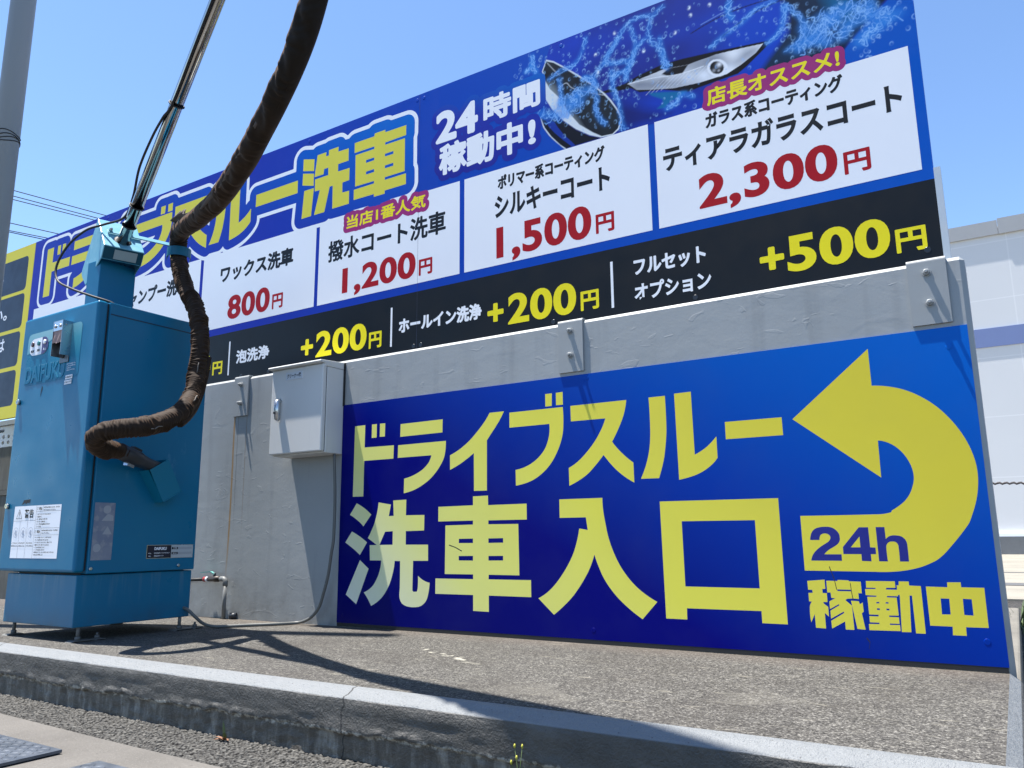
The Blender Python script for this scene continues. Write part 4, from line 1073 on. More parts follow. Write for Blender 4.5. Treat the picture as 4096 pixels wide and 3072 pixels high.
M_SEAM = flat('seam_shadow_gap', (0.02, 0.025, 0.06), 0.6)
fr = MB(); fr.box(-0.1183, -0.0945, YU - 0.012, YU + 0.03, 1.475, 1.868)
fr.build('edge_trim', flat('crinkled_aluminium', (0.55, 0.56, 0.55), 0.4, 0.5), up)
fb = MB()
for x in (-6.8, -5.3, -4.08, -2.9, -1.708, -0.18): fb.box(x - 0.03, x + 0.03, YU + 0.0301, YU + 0.09, 1.488, 3.0)
fb.box(-6.95, -0.14, YU + 0.0302, YU + 0.085, 2.94, 2.985)
fb.build('back_frame', M_ZINC, up)

# yellow notice board further left in the same plane
yl = MB().box(-8.9, -6.9935, YU, YU + 0.03, 1.498, 3.043).build('notice_sign', flat('yellow_board', (0.72, 0.62, 0.05), 0.42, 0, 0.15))
tag(yl, 'yellow notice board with four dark rounded boxes at the left end', 'sign')
def rrect(x0, x1, z0, z1, r, n=6):
    o = []
    for cx, cz, a0 in ((x1 - r, z1 - r, 0), (x0 + r, z1 - r, 90), (x0 + r, z0 + r, 180), (x1 - r, z0 + r, 270)):
        for i in range(n + 1):
            a = R(a0 + 90 * i / n); o.append((cx + r * math.cos(a), cz + r * math.sin(a)))
    return o
for z0, z1, body, box in ((2632, 2945, '。', (-7540, -7497, 2765, 2805)), (2290, 2602, 'い。', (-7590, -7362, 2395, 2500)), (1950, 2258, 'は', (-7460, -7345, 2105, 2225)), (1604, 1915, None, None)):
    vs, fs = triangulate([rrect(-8850, -7088, z0, z1, 42)]); o = print_mesh('text_box', vs, fs, YU - 0.00005, M_NAVY, yl)
    if body:
        vs, fs = text_fit(body, box, 0.02); print_mesh('lettering', vs, fs, YU - 0.0001, M_WHITE, o)
yb = MB()
for x in (-8.7, -7.85): yb.box(x - 0.03, x + 0.03, YU + 0.0301, YU + 0.09, -0.2, 3.0)
yb.build('post', M_ZINC, yl)

# ---------------------------------------------------------------- brackets
def bracket(xc, label):
    t = empty('sign_bracket', label, 'bracket', (xc, 0, 1.236), 'steel brackets holding the price board')
    b = MB()
    y0, y1 = -0.0065, 0.0035
    pr = [(y0, 1.237), (y0, 1.482)]
    for i in range(1, 6):
        a = R(180 - 18 * i); pr.append((y0 + 0.014 + 0.014 * math.cos(a), 1.482 + 0.014 * math.sin(a)))
    pr += [(YU - 0.021, 1.496), (YU - 0.021, 1.4885), (0.012, 1.4885), (0.0035, 1.478), (0.0035, 1.237)]
    b.prism([(xc - 0.0665, y, z) for y, z in pr], (0.133, 0, 0))
    b.build('plate', M_ZINC, t)
    for z in (1.438, 1.319):
        n = MB()
        n.tube([(xc, -0.0065, z), (xc, -0.009, z)], [0.017, 0.0165], 20)
        n.tube([(xc, -0.009, z), (xc, -0.021, z), (xc, -0.023, z)], [0.0125, 0.0125, 0.010], 6)
        n.tube([(xc, -0.023, z), (xc, -0.033, z), (xc, -0.035, z)], [0.0065, 0.0065, 0.005], 12)
        n.build('bolt', M_ZINC, t)
    return t
bracket(-4.082, 'rust-streaked steel bracket on the wall just left of the white cabinet')
bracket(-1.708, 'steel bracket above the middle of the blue entrance sign')
bracket(-0.180, 'steel bracket at the right end of the wall')

# ---------------------------------------------------------------- cabinet
ca = empty('electrical_cabinet', 'cream metal electrical cabinet with lever handle hung on the wall', 'cabinet', (-3.4, 0, 0.94))
MB().box(-3.612, -3.191, -0.132, 0.0025, 0.938, 1.4265).build('body', M_CAB, ca, 0.004)
MB().box(-3.611, -3.193, -0.163, -0.1345, 0.946, 1.440).build('door', M_CAB, ca, 0.006, 3)
MB().box(-3.610, -3.195, -0.1344, -0.1321, 0.948, 1.42).build('door_gasket', M_DARK, ca)
rf = MB().prism([(-3.620, 0.0025, 1.428), (-3.620, -0.150, 1.428), (-3.620, -0.150, 1.442), (-3.620, -0.190, 1.446), (-3.620, -0.192, 1.452), (-3.620, -0.186, 1.458), (-3.620, 0.0025, 1.470)], (0.4305, 0, 0)).build('roof', M_CAB, ca, 0.003)
hd = MB().tube([(-3.535, -0.163, 1.255), (-3.535, -0.182, 1.250), (-3.535, -0.184, 1.20), (-3.535, -0.180, 1.150), (-3.535, -0.170, 1.143)], [0.014, 0.018, 0.018, 0.016, 0.010], 16).build('handle', M_STEEL, ca, smooth=True)
MB().tube([(-3.535, -0.198, 1.182), (-3.535, -0.205, 1.182)], 0.007, 14).build('keyhole', M_BLKP, ca)
st = print_mesh('name_sticker', np.array([(-3491, 1372), (-3354, 1372), (-3354, 1416), (-3491, 1416)], float), [(0, 1, 2, 3)], -0.1665, flat('white_sticker', (0.62, 0.65, 0.68), 0.4), ca)
MB().box(-3.4905, -3.3545, -0.1662, -0.1631, 1.3725, 1.4155).build('sticker_backing', M_WHITE, ca)
vs, fs = text_fit('クリーナー盤', (-3480, -3366, 1381, 1408), 0.022); print_mesh('lettering', vs, fs, -0.168, M_INK, st)
MB().box(-3.1905, -3.182, -0.006, 0.003, 1.215, 1.468).build('sealant', M_DARK, ca)

cb = spline([(-3.20, -0.05, 0.937), (-3.188, -0.045, 0.70), (-3.188, -0.045, 0.475), (-3.198, -0.047, 0.396), (-3.220, -0.045, 0.27), (-3.250, -0.045, 0.175), (-3.280, -0.045, 0.10), (-3.335, -0.044, 0.047), (-3.40, -0.04, 0.02), (-3.45, -0.045, 0.010), (-3.506, -0.135, 0.009), (-3.603, -0.249, 0.009), (-3.667, -0.343, 0.009), (-3.70, -0.40, 0.012), (-3.72, -0.45, 0.03), (-3.735, -0.495, 0.07), (-3.78, -0.52, 0.11), (-3.88, -0.54, 0.13)], 90)
tag(MB().tube(cb, 0.0085, 10).build('electrical_cable', flat('grey_cable', (0.11, 0.112, 0.105), 0.5)), 'grey cable drooping from the cabinet across the platform to the blue machine', 'cable')

# ---------------------------------------------------------------- water pipe and valve
wp = empty('water_pipe', 'grey plastic standpipe with elbow and brass valve behind the blue machine', 'pipe', (-4.095, -0.03, 0))
M_PVC = flat('grey_pvc', (0.15, 0.155, 0.155), 0.5)
X0, Y0 = -4.095, -0.03
MB().tube([(X0, Y0, -0.01), (X0, Y0, 0.205)], 0.0115, 16).build('pipe', M_PVC, wp)
MB().tube([(X0, Y0, 0.192), (X0, Y0, 0.212), (X0 - 0.004, Y0, 0.226), (X0 - 0.016, Y0, 0.2335), (X0 - 0.045, Y0, 0.2335)], 0.0155, 16).build('elbow', M_PVC, wp)
MB().tube([(X0 - 0.045, Y0, 0.233), (X0 - 0.062, Y0, 0.233), (X0 - 0.064, Y0, 0.233), (X0 - 0.10, Y0, 0.232), (X0 - 0.12, Y0, 0.231), (X0 - 0.16, Y0, 0.229)], [0.013, 0.013, 0.018, 0.018, 0.014, 0.014], 8).build('valve', flat('dark_brass', (0.06, 0.05, 0.045), 0.45, 0.5), wp)
MB().tube([(X0 - 0.105, Y0, 0.245), (X0 - 0.105, Y0, 0.268)], 0.008, 10).build('valve_stem', M_BLKP, wp)
MB().prism([(X0 - 0.10, Y0 - .008, 0.262), (X0 - 0.14, Y0 - .008, 0.278), (X0 - 0.235, Y0 - .008, 0.270), (X0 - 0.235, Y0 - .008, 0.266), (X0 - 0.14, Y0 - .008, 0.272), (X0 - 0.105, Y0 - .008, 0.257)], (0, 0.016, 0)).build('lever', flat('green_lever', (0.10, 0.30, 0.28), 0.45), wp)
MB().tube([(X0 - 0.16, Y0, 0.229), (X0 - 0.175, Y0, 0.229)], 0.0165, 14).build('collar', M_WHITE, wp)
MB().tube([(X0 - 0.175, Y0, 0.229), (X0 - 0.20, Y0, 0.229)], 0.016, 14).build('clamp', flat('red_clamp', (0.30, 0.02, 0.025), 0.5), wp)
MB().tube([(X0 - 0.19, Y0, 0.228), (X0 - 0.35, Y0, 0.222), (X0 - 0.6, Y0, 0.18), (X0 - 0.62, Y0, 0.0)], 0.010, 12).build('supply_hose', M_DARK, wp)
pc = MB().tube([(-4.048, -0.02, 0.020), (-4.012, 0.000, 0.019)], [0.017, 0.018], 16).build('pipe_cap', M_BLKP)
tag(pc, 'loose dark plastic pipe cap at the wall foot beside the standpipe', 'pipe cap')

# ---------------------------------------------------------------- blue vacuum machine
vm = empty('vacuum_machine', 'blue coin operated car vacuum machine on screw feet with tilted steel boom', 'machine', (-4.1, -0.8, 0))
BX0, BX1, BY0, BY1 = -4.455, -3.775, -1.085, -0.49
MB().box(BX0 + 0.02, BX1 - 0.018, -1.115, BY1, 0.068, 0.309).build('base', M_BLUE, vm, 0.004)
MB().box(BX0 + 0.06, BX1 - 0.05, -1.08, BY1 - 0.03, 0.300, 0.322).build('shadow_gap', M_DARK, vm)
MB().box(BX0, BX1, BY0 + 0.004, BY1, 0.3135, 1.663).build('body', M_BLUE, vm, 0.005)
# groove round the top of the side panel
MB().box(BX1 + 0.0002, BX1 + 0.0016, BY0 + 0.008, BY1 - 0.001, 1.5985, 1.6035).build('panel_seam', flat('seam_dark_blue', (0.002, 0.02, 0.05), 0.5), vm)
dr = MB().box(-4.485, BX1, -1.145, BY0 - 0.005, 0.322, 1.662).build('door', M_BLUE, vm, 0.014, 4)
MB().box(-4.47, BX1 - 0.012, BY0 - 0.0049, BY0 + 0.0039, 0.33, 1.655).build('door_gasket', M_DARK, vm)
YD = -1.145
def dquad(name, x0, x1, z0, z1, k, mat, parent=dr):
    return print_mesh(name, np.array([(x0, z0), (x1, z0), (x1, z1), (x0, z1)], float), [(0, 1, 2, 3)], YD - 0.0008 * k, mat, parent)
def sx(x):  # readings were taken on a plane 15 mm behind the door face
    return x * (3.25098 - 1.145) / (3.25098 - 1.13)
def sz(z):
    return 0.47168 + (z - 0.47168) * (3.25098 - 1.145) / (3.25098 - 1.13)
def B4(x0, x1, z0, z1): return (sx(x0) * 1000, sx(x1) * 1000, sz(z0) * 1000, sz(z1) * 1000)
# decal with swoosh
M_DEC = gradient('teal_panel_decal', [(0, (0.008, 0.13, 0.24)), (0.45, (0.012, 0.17, 0.29)), (0.75, (0.06, 0.30, 0.39)), (1, (0.20, 0.44, 0.50))], -4.45, -3.95, 1.28, 1.58, 0.15, 0.3)
M_DEC2 = gradient('pale_panel_decal', [(0, (0.12, 0.36, 0.45)), (1, (0.36, 0.56, 0.58))], -4.45, -3.92, 1.45, 1.58, 0.5, 0.3)
a = B4(-4.452, -3.927, 1.289, 1.577)
dc = print_mesh('control_panel', *triangulate([rrect(a[0], a[1], a[2], a[3], 26)]), YD - 0.0010, M_DEC, dr)
sw = [(a[0] + 2, a[2] + 175), (a[0] + 110, a[2] + 190), (a[0] + 230, a[2] + 225), (a[0] + 330, a[2] + 262), (a[0] + 300, a[2] + 284), (a[0] + 40, a[3] - 1), (a[0] + 14, a[3] - 8), (a[0] + 2, a[3] - 30)]
print_mesh('swoosh', *triangulate([sw]), YD - 0.0018, M_DEC2, dc)
pl = B4(-4.425, -4.240, 1.452, 1.545)
pill = print_mesh('button_plate', *triangulate([rrect(pl[0], pl[1], pl[2], pl[3], 44, 10)]), YD - 0.0030, M_WHITE, dc)
pu = [p for p in rrect(pl[0], pl[1], pl[2], pl[3], 44, 10) if p[0] > pl[0] + 122] + [(pl[0] + 122, pl[3]), (pl[0] + 122, pl[2])]
cx = np.mean([p[0] for p in pu]); cz = np.mean([p[1] for p in pu]); pu.sort(key=lambda p: math.atan2(p[1] - cz, p[0] - cx))
print_mesh('stop_field', *triangulate([pu]), YD - 0.0038, flat('purple_print', (0.045, 0.03, 0.14), 0.4), pill)
for i, (word, mb_) in enumerate((('電源', flat('red_lamp', (0.07, 0.02, 0.02), 0.25)), ('運転', flat('green_button', (0.03, 0.20, 0.22), 0.3)), ('停止', M_WHITE))):
    bx = pl[0] + 32 + i * 60; bz = pl[2] + 62
    MB().tube([(bx / 1000, YD - 0.003, bz / 1000), (bx / 1000, YD - 0.009, bz / 1000), (bx / 1000, YD - 0.011, bz / 1000)], [0.013, 0.0125, 0.008], 18).build('button', mb_, pill)
    print_mesh('lettering', *text_fit(word, (bx - 16, bx + 16, pl[2] + 16, pl[2] + 32), 0.03), YD - 0.0046, M_INK if i < 2 else M_WHITE, pill)
# embossed maker's name
v, f = text_tris('DAIFUKU', 0.03)
def emboss(body, box, y, depth, mat, parent, name='raised_lettering', off=0.03):
    vs, fs = text_fit(body, box, off)
    bm = bmesh.new()
    vv = [bm.verts.new((p[0] / 1000, y, p[1] / 1000)) for p in vs]
    for q in fs:
        try: bm.faces.new([vv[i] for i in q])
        except ValueError: pass
    bmesh.ops.remove_doubles(bm, verts=bm.verts, dist=1e-6)
    r = bmesh.ops.extrude_face_region(bm, geom=bm.faces[:])
    for g_ in r['geom']:
        if isinstance(g_, bmesh.types.BMVert): g_.co.y -= depth
    bmesh.ops.recalc_face_normals(bm, faces=bm.faces)
    me = bpy.data.meshes.new(name); bm.to_mesh(me); bm.free()
    return put(link(name, me, mat), parent)
nm = B4(-4.447, -4.055, 1.303, 1.385)
nm = (nm[0], nm[1], nm[2] - 0, nm[3] + 8)
emboss('DAIFUKU', nm, YD - 0.001, 0.0016, flat('highlight_edge_teal', (0.03, 0.20, 0.29), 0.28), dr)  # paler copy behind the letters paints a highlight on their upper left edges
emboss('DAIFUKU', (nm[0] + 3.5, nm[1] - 1.5, nm[2] - 3.5, nm[3] - 4), YD - 0.0012, 0.0020, M_DEC, dr)
# fine print and price stickers
t_ = B4(-4.035, -3.945, 1.30, 1.372)
for i, s_ in enumerate(('100円で5分使用出来ます。', '一度に入れた場合は合計', 'できます。', '連続投入はできません。')):
    z = t_[3] - 6 - i * 11
    print_mesh('lettering', *text_fit(s_, (t_[0], t_[0] + (78 if i != 2 else 40), z - 6, z), 0.02), YD - 0.0026, M_WHITE, dc)
for i in range(7):
    z = a[2] + 258 - i * 14
    print_mesh('lettering', *text_fit(('電源ランプが点灯', 'している時に', 'コインを入れて', 'から運転ボタン', 'を押して下さい', '停止する時は', '停止ボタンを'), ) if False else text_fit(('コインを入れて', '運転ボタンを', '押してください', 'ホースを伸ばし', 'ノズルを向けて', '使用後は元に', '戻してください')[i], (a[0] + 248, a[0] + 330 - (i % 3) * 9, z - 8, z), 0.02), YD - 0.0026, M_DEC2 if i < 4 else M_WHITE, dc)
for i, s_ in enumerate(('※1回100円 5分', '※連続コイン 不可')):
    x0, x1 = (t_[0] - 2 - 6 * i, t_[0] + 62 - 4 * i); z0 = sz(1.278) * 1000 - 10 - i * 26
    q = dquad('price_sticker', x0, x1, z0 + 14, z0 + 35, 4, M_WHITE)
    print_mesh('lettering', *text_fit(s_, (x0 + 3, x1 - 3, z0 + 19, z0 + 30), 0.03), YD - 0.0042, M_INK, q)
# coin slot guard: open-fronted folded steel box with a worn cloth flap
cs = B4(-4.108, -4.020, 1.385, 1.587); cs = [v / 1000 for v in cs]
cg = MB()
yo = YD - 0.052
cg.box(cs[0], cs[0] + .0015, yo, YD, cs[2] + .02, cs[3])
cg.box(cs[1] - .0015, cs[1], yo, YD, cs[2] + .02, cs[3])
cg.box(cs[0] + .0016, cs[1] - .0016, yo, YD, cs[3] - .0015, cs[3])
cg.box(cs[0] + .0016, cs[1] - .0016, yo + .001, yo + .0025, cs[3] - .052, cs[3] - .0016)
gd = cg.build('coin_guard', M_STEEL, dr)
MB().box(cs[0] + .002, cs[1] - .002, YD - .006, YD - .001, cs[2] - .01, cs[3] - .004).build('coin_plate', flat('dark_steel', (0.10, 0.10, 0.105), 0.3, 0.9), dr)
MB().tube([(cs[0] + .03, YD - .004, cs[2] + .03), (cs[0] + .03, YD - .010, cs[2] + .03)], .016, 16).build('coin_slot', M_DARK, dr)
MB().box(cs[1] - .035, cs[1] - .02, YD - .018, YD - .006, cs[2] + .045, cs[2] + .075).build('return_lever', M_STEEL, dr)
fl = bmesh.new()
fx = np.linspace(cs[0] + .003, cs[1] - .003, 12); fz = np.linspace(cs[3] - .05, cs[2] + .085, 14)
g_ = [[fl.verts.new((x, yo + .004 + .004 * math.sin(i * 1.1 + j * .4) * (j / 13), z + .004 * math.sin(i * .9) * (j / 13))) for i, x in enumerate(fx)] for j, z in enumerate(fz)]
for j in range(13):
    for i in range(11): fl.faces.new((g_[j][i], g_[j][i + 1], g_[j + 1][i + 1], g_[j + 1][i])).smooth = True
me = bpy.data.meshes.new('cloth_flap'); fl.to_mesh(me); fl.free()
put(link('cloth_flap', me, flat('dusty_pink_cloth', (0.36, 0.25, 0.23), 0.85)), dr)
for x in (cs[0] + .02, cs[1] - .022):
    MB().tube([(x, yo + .001, cs[3] - .028), (x, yo - .003, cs[3] - .028), (x, yo - .006, cs[3] - .028)], [.009, .008, .003], 14).build('rivet', M_STEEL, gd)
MB().tube([(cs[1], yo + .02, cs[3] - .02), (cs[1] + .005, yo + .02, cs[3] - .02)], [.006, .004], 12).build('rivet', M_STEEL, gd)
# locks
for z in (1.207, 0.652):
    x = sx(-4.478 if z > 1 else -4.472)
    lk = MB().tube([(x, YD, sz(z)), (x, YD - .012, sz(z)), (x, YD - .014, sz(z))], [.0145, .0145, .012], 20).build('lock', M_CHROME, dr)
    MB().box(x - .0015, x + .0015, YD - .0146, YD - .0141, sz(z) - .006, sz(z) + .006).build('keyhole', M_DARK, lk)
# torn black tape remnants
bt = B4(-4.325, -4.255, 0.658, 0.682)
print_mesh('tape_remnant', *triangulate([[(bt[0] + 5, bt[3] - 3), (bt[1], bt[3]), (bt[1] - 3, bt[2] + 6), (bt[1] - 9, bt[2] + 9), (bt[1] - 14, bt[2] + 3), (bt[1] - 24, bt[2] + 7), (bt[0] + 26, bt[2]), (bt[0] + 18, bt[2] + 8), (bt[0] + 8, bt[2] + 2), (bt[0] - 14, bt[2] - 4), (bt[0] - 2, bt[2] + 8)]]), YD - .0009, M_DARK, dr)
pk = B4(-4.27, -4.24, 1.21, 1.28)
print_mesh('tape_remnant', *triangulate([[(pk[0] + 8, pk[3] - 8), (pk[0] + 15, pk[3] - 10), (pk[0] + 16, pk[3] - 25), (pk[0] + 8, pk[3] - 38), (pk[0] + 4, pk[2] + 14), (pk[0], pk[2] + 4), (pk[0] + 1, pk[3] - 35)]]), YD - .0009, M_DARK, dr)
# warning label
L = B4(-4.402, -3.957, 0.386, 0.648)
wl_ = dquad('warning_label', L[0], L[1], L[2], L[3], 1, M_WHITE)
W, H = L[1] - L[0], L[3] - L[2]
mid = L[0] + W * 0.485
def ln(x0, z0, x1, z1, wd=1.1):
    u = np.array((x1 - x0, z1 - z0), float); n_ = np.array((-u[1], u[0])) / np.hypot(*u) * wd / 2
    p = [(x0 + n_[0], z0 + n_[1]), (x1 + n_[0], z1 + n_[1]), (x1 - n_[0], z1 - n_[1]), (x0 - n_[0], z0 - n_[1])]
    return np.array(p, float), [(0, 1, 2, 3)]
fr_ = [0.885, 0.565, 0.435]
parts = [ln(mid, L[2], mid, L[3]), ln(L[0], L[2] + H * .715, mid, L[2] + H * .715), ln(L[0] + W * .155, L[2], L[0] + W * .155, L[2] + H * .712), ln(L[0] + W * .32, L[2], L[0] + W * .32, L[2] + H * .712)]
parts += [ln(mid + 1, L[2] + H * q, L[1], L[2] + H * q) for q in fr_] + [ln(mid + W * .14, L[2] + H * .89, mid + W * .14, L[3]), ln(mid + W * .14, L[2] + H * .44, mid + W * .14, L[2] + H * .56)]
print_mesh('ruling', *merge(parts), YD - .0016, M_INK, wl_)
tri = []
tx, tz = L[0] + W * .12, L[2] + H * .76
tri.append(ln(tx, tz + 14, tx, tz + 33, 4)); tri.append(ln(tx, tz + 5, tx, tz + 10, 4))
print_mesh('warning_triangle', *merge(tri), YD - .0025, M_INK, wl_)
print_mesh('warning_triangle', *triangulate([[(tx - 29, tz - 2), (tx + 29, tz - 2), (tx, tz + 48)]], [[(tx - 25, tz + 0.6), (tx + 25, tz + 0.6), (tx, tz + 43.5)]]), YD - .0022, M_INK, wl_)
print_mesh('heading', *text_fit('警告', (L[0] + W * .235, L[0] + W * .435, L[2] + H * .765, L[2] + H * .935), 0.022), YD - .0022, M_INK, wl_)
for zc in (.94, .50):
    print_mesh('heading', *text_fit('禁止', (mid + W * .06, mid + W * .125, L[2] + H * (zc - .03), L[2] + H * (zc + .03)), 0.04), YD - .0022, M_INK, wl_)
    print_mesh('heading', *text_fit('⊘', (mid + W * .012, mid + W * .045, L[2] + H * (zc - .028), L[2] + H * (zc + .028)), 0.01), YD - .0022, M_INK, wl_)
def body(lines, x, z, hgt, gap, wch):
    for i, s_ in enumerate(lines):
        print_mesh('lettering', *text_fit(s_, (x, x + len(s_) * wch, z - i * gap - hgt, z - i * gap), 0.02), YD - .0022, M_INK, wl_)
body(('本機故障の原因となるため、次のもの', 'は吸い込まないでください。'), mid + W * .155, L[2] + H * .972, 8, 12.5, 8.6)
body(('本機故障の原因となるため、次の使用は', 'しないでください。'), mid + W * .155, L[2] + H * .535, 8, 12.5, 8.2)
body(('・火のついたタバコなどのもの', '・大量の水', '・釘、針金などの鋭い物', '・ダンボール等の紙', '・テープ等の粘着性のあるもの', '・オイル等'), mid + W * .02, L[2] + H * .845, 8, 12.2, 9.2)
body(('・ホースを強く引いたり、無理に曲げる', '・ホースを鋭利な所に押し当てる', '・ホースをドアにはさんだり、踏みつける', '・大量のゴミを一度に吸い込ませる', '・ノズルの先を強くたたく', '・ノズルを水面上に落とす', '・洗車用のスプレーガンを本機に向けて噴射する', '・濡れた手で使用しない'), mid + W * .02, L[2] + H * .405, 7.6, 12.0, 8.6)
for i in range(3):
    xa = L[0] + W * (.012 + .162 * i)
    body(('ノズルを人に', '向けないこと。') if i == 0 else ('吸い口に近づ', 'けないこと。') if i == 1 else ('本体にのらな', 'いでください。'), xa, L[2] + H * .305, 9, 14, 9.5)
    cxx, czz = xa + W * .068, L[2] + H * .49
    ring = [ln(cxx + 24 * math.cos(t), czz + 24 * math.sin(t), cxx + 24 * math.cos(t + .45), czz + 24 * math.sin(t + .45), 1.6) for t in np.arange(0, 6.2, .45)] if False else None
    o_ = [(cxx + 25 * math.cos(t), czz + 25 * math.sin(t)) for t in np.linspace(0, 2 * math.pi, 25)[:-1]]; i_ = [(cxx + 23 * math.cos(t), czz + 23 * math.sin(t)) for t in np.linspace(0, 2 * math.pi, 25)[:-1]]
    M_FADE = bpy.data.materials.get('faded_print') or flat('faded_print', (0.42, 0.45, 0.52), 0.5)
    print_mesh('pictogram', *triangulate([o_], [i_]), YD - .0022, M_FADE, wl_)
    print_mesh('pictogram', *triangulate([[(cxx - 6, czz + 10), (cxx + 2, czz + 13), (cxx + 10, czz + 2), (cxx + 3, czz - 4), (cxx + 9, czz - 16), (cxx - 4, czz - 13), (cxx - 12, czz - 4)]]), YD - .0022, M_FADE, wl_)
# side face stickers (facing +X): y runs left to right
def side(name, y0, y1, z0, z1, k, mat, parent=vm):
    x = BX1 + 0.0010 * k
    me = bpy.data.meshes.new(name); me.from_pydata([(x, y0, z0), (x, y1, z0), (x, y1, z1), (x, y0, z1)], [], [(0, 1, 2, 3)])
    return put(link(name, me, mat), parent)
def side_text(body_, y0, y1, z0, z1, k, mat, parent, off=0.03):
    vs, fs = text_fit(body_, (y0, y1, z0, z1), off)
    me = bpy.data.meshes.new('lettering'); me.from_pydata([(BX1 + 0.001 * k, a_, b_) for a_, b_ in vs], [], fs)
    return put(link('lettering', me, mat), parent)
def faded():
    m = Mat('faded_sticker', (0.16, 0.19, 0.27), 0.45)
    m.mix(m.rng(m.noise(9, 4), 0.4, 0.7), (0.24, 0.26, 0.31))
    m.mix(m.rng(m.noise(30, 3), 0.55, 0.65, 0, 0.6), (0.30, 0.31, 0.34))
    return m.done()
fs_ = side('faded_label', -1.068, -0.964, 0.377, 0.653, 1, faded())
M_PALE = flat('sun_bleached_print', (0.33, 0.35, 0.39), 0.5)
def side_poly(pts, par):
    me = bpy.data.meshes.new('pictogram'); me.from_pydata([(BX1 + 0.002, a_, b_) for a_, b_ in pts], [], [tuple(range(len(pts)))])
    put(link('pictogram', me, M_PALE), par)
side_poly([(-1.005 + .02 * math.cos(t), .62 + .02 * math.sin(t)) for t in np.linspace(0, 2 * math.pi, 20)[:-1]], fs_)
side_poly([(-1.06 + .018 + .02 * math.cos(t), .435 + .02 * math.sin(t)) for t in np.linspace(0, 2 * math.pi, 20)[:-1]], fs_)
side_poly([(-1.02, .50), (-.972, .50), (-.996, .54)], fs_); side_poly([(-1.03, .565), (-.97, .565), (-.97, .59), (-1.0, .60)], fs_)
np_ = side('name_plate', -0.777, -0.505, 0.377, 0.445, 1, M_STEEL)
side('plate_field', -0.774, -0.638, 0.379, 0.443, 2, flat('plate_navy', (0.004, 0.006, 0.025), 0.4), np_)
side('plate_field', -0.637, -0.508, 0.379, 0.443, 2, flat('plate_white', (0.45, 0.48, 0.50), 0.45), np_)
side_text('DAIFUKU', -0.735, -0.665, 0.419, 0.434, 3, M_WHITE, np_, 0.05)
for z, a_, b_ in ((.400, '販売元', '株式会社ダイフクプラスモア'), (.386, '製造元', '株式会社ダイフク')):
    side_text(a_, -0.767, -0.752, z, z + .006, 3, M_WHITE, np_, .02); side_text(b_, -0.735, -0.735 + .0068 * len(b_), z, z + .008, 3, M_WHITE, np_, .02)
for z, a_ in ((.424, 'TYPE'), (.398, 'MFG.NO.')):
    q = side('plate_field', -0.634, -0.598, z - .002, z + .009, 3, M_INK, np_); side_text(a_, -0.628, -0.604, z + .001, z + .006, 4, M_WHITE, np_)
    side('plate_field', -0.596, -0.515, z - .002, z + .009, 3, flat('plate_box', (0.36, 0.39, 0.42), 0.45), np_)
for y in (-1.064, -0.590):
    MB().tube([(BX1, y, .338), (BX1 + .006, y, .338), (BX1 + .0075, y, .338)], [.0085, .0085, .006], 6).build('panel_bolt', M_STEEL, vm)
# feet
for i, (x, y) in enumerate(((-3.812, -1.073), (-4.400, -1.073), (-3.806, -0.535), (-4.400, -0.535))):
    ft = MB().tube([(x, y, 0.006), (x, y, 0.09)], 0.0085, 12).build('foot', M_FOOT, vm)
    MB().tube([(x, y, 0.008), (x, y, 0.024)], 0.0145, 6).build('nut', M_FOOT, ft)
    pm = MB()
    dx, dy = ((0.0, 1.0) if y < -0.8 else (0.0, 1.0))
    pr = [(-0.045, 0.002), (-0.03, 0.0085), (0.025, 0.0085), (0.062, 0.0085), (0.072, 0.0025), (0.085, 0.0085), (0.115, 0.0085), (0.128, 0.001)]
    if x < -4: pr = [(-0.045, 0.002), (-0.03, 0.0085), (0.03, 0.0085), (0.05, 0.001)]
    pm.prism([(x - 0.028, y + a_, z) for a_, z in pr] + [(x - 0.028, y + a_, z - 0.004) for a_, z in pr[::-1]], (0.056, 0, 0))
    pm.build('foot_plate', M_FOOT, ft)
    if x > -4:
        MB().tube([(x, y + .095, .008), (x, y + .095, .022)], .013, 6).build('anchor_nut', M_FOOT, ft)
        MB().tube([(x, y + .095, .02), (x, y + .095, .035)], .006, 10).build('anchor_bolt', M_FOOT, ft)
# column and hood
MB().box(-4.160, -4.036, -1.008, -0.803, 1.664, 1.97).build('column', M_BLUE, vm, 0.004)
u_ = Vector((0.9605, -0.2783, 0)); v_ = Vector((0.2783, 0.9605, 0)); D0 = Vector((-3.951, -1.046, 2.023))
pf = [(0.0, 0.0), (-0.041, -0.063), (-0.318, -0.142), (-0.335, -0.145), (-0.430, -0.070), (-0.446, -0.050), (-0.444, -0.030), (-0.188, 0.208)]
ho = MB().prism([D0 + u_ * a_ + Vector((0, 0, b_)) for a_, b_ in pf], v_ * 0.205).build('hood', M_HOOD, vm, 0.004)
fn = (Vector((0, 0, 1)) * 0.041 + u_ * -0.0 ); down = (u_ * -0.041 + Vector((0, 0, -0.063))).normalized(); out = v_.cross(down).normalized()
if out.dot(u_) < 0: out = -out
q0 = D0 + out * 0.004
hm = MB()
hp = [q0 + v_ * a_ + down * b_ for a_, b_ in ((.056, .014), (.172, .012), (.172, .0655), (.057, .067))]
me = bpy.data.meshes.new('hood_label'); me.from_pydata(hp, [], [(0, 3, 2, 1)]); me.update()
put(link('hood_label', me, flat('grey_label', (0.30, 0.36, 0.36), 0.5)), ho)
ho.data.materials.append(flat('shaded_lip_paint', (0.0, 0.06, 0.095), 0.4, 0, 0.3))  # darker copy of the hood paint, puts the lip's shade into its colour
for p in ho.data.polygons:
    if p.normal.dot(out) > 0.97: p.material_index = 1
hb = bmesh.new(); hb.from_mesh(ho.data)
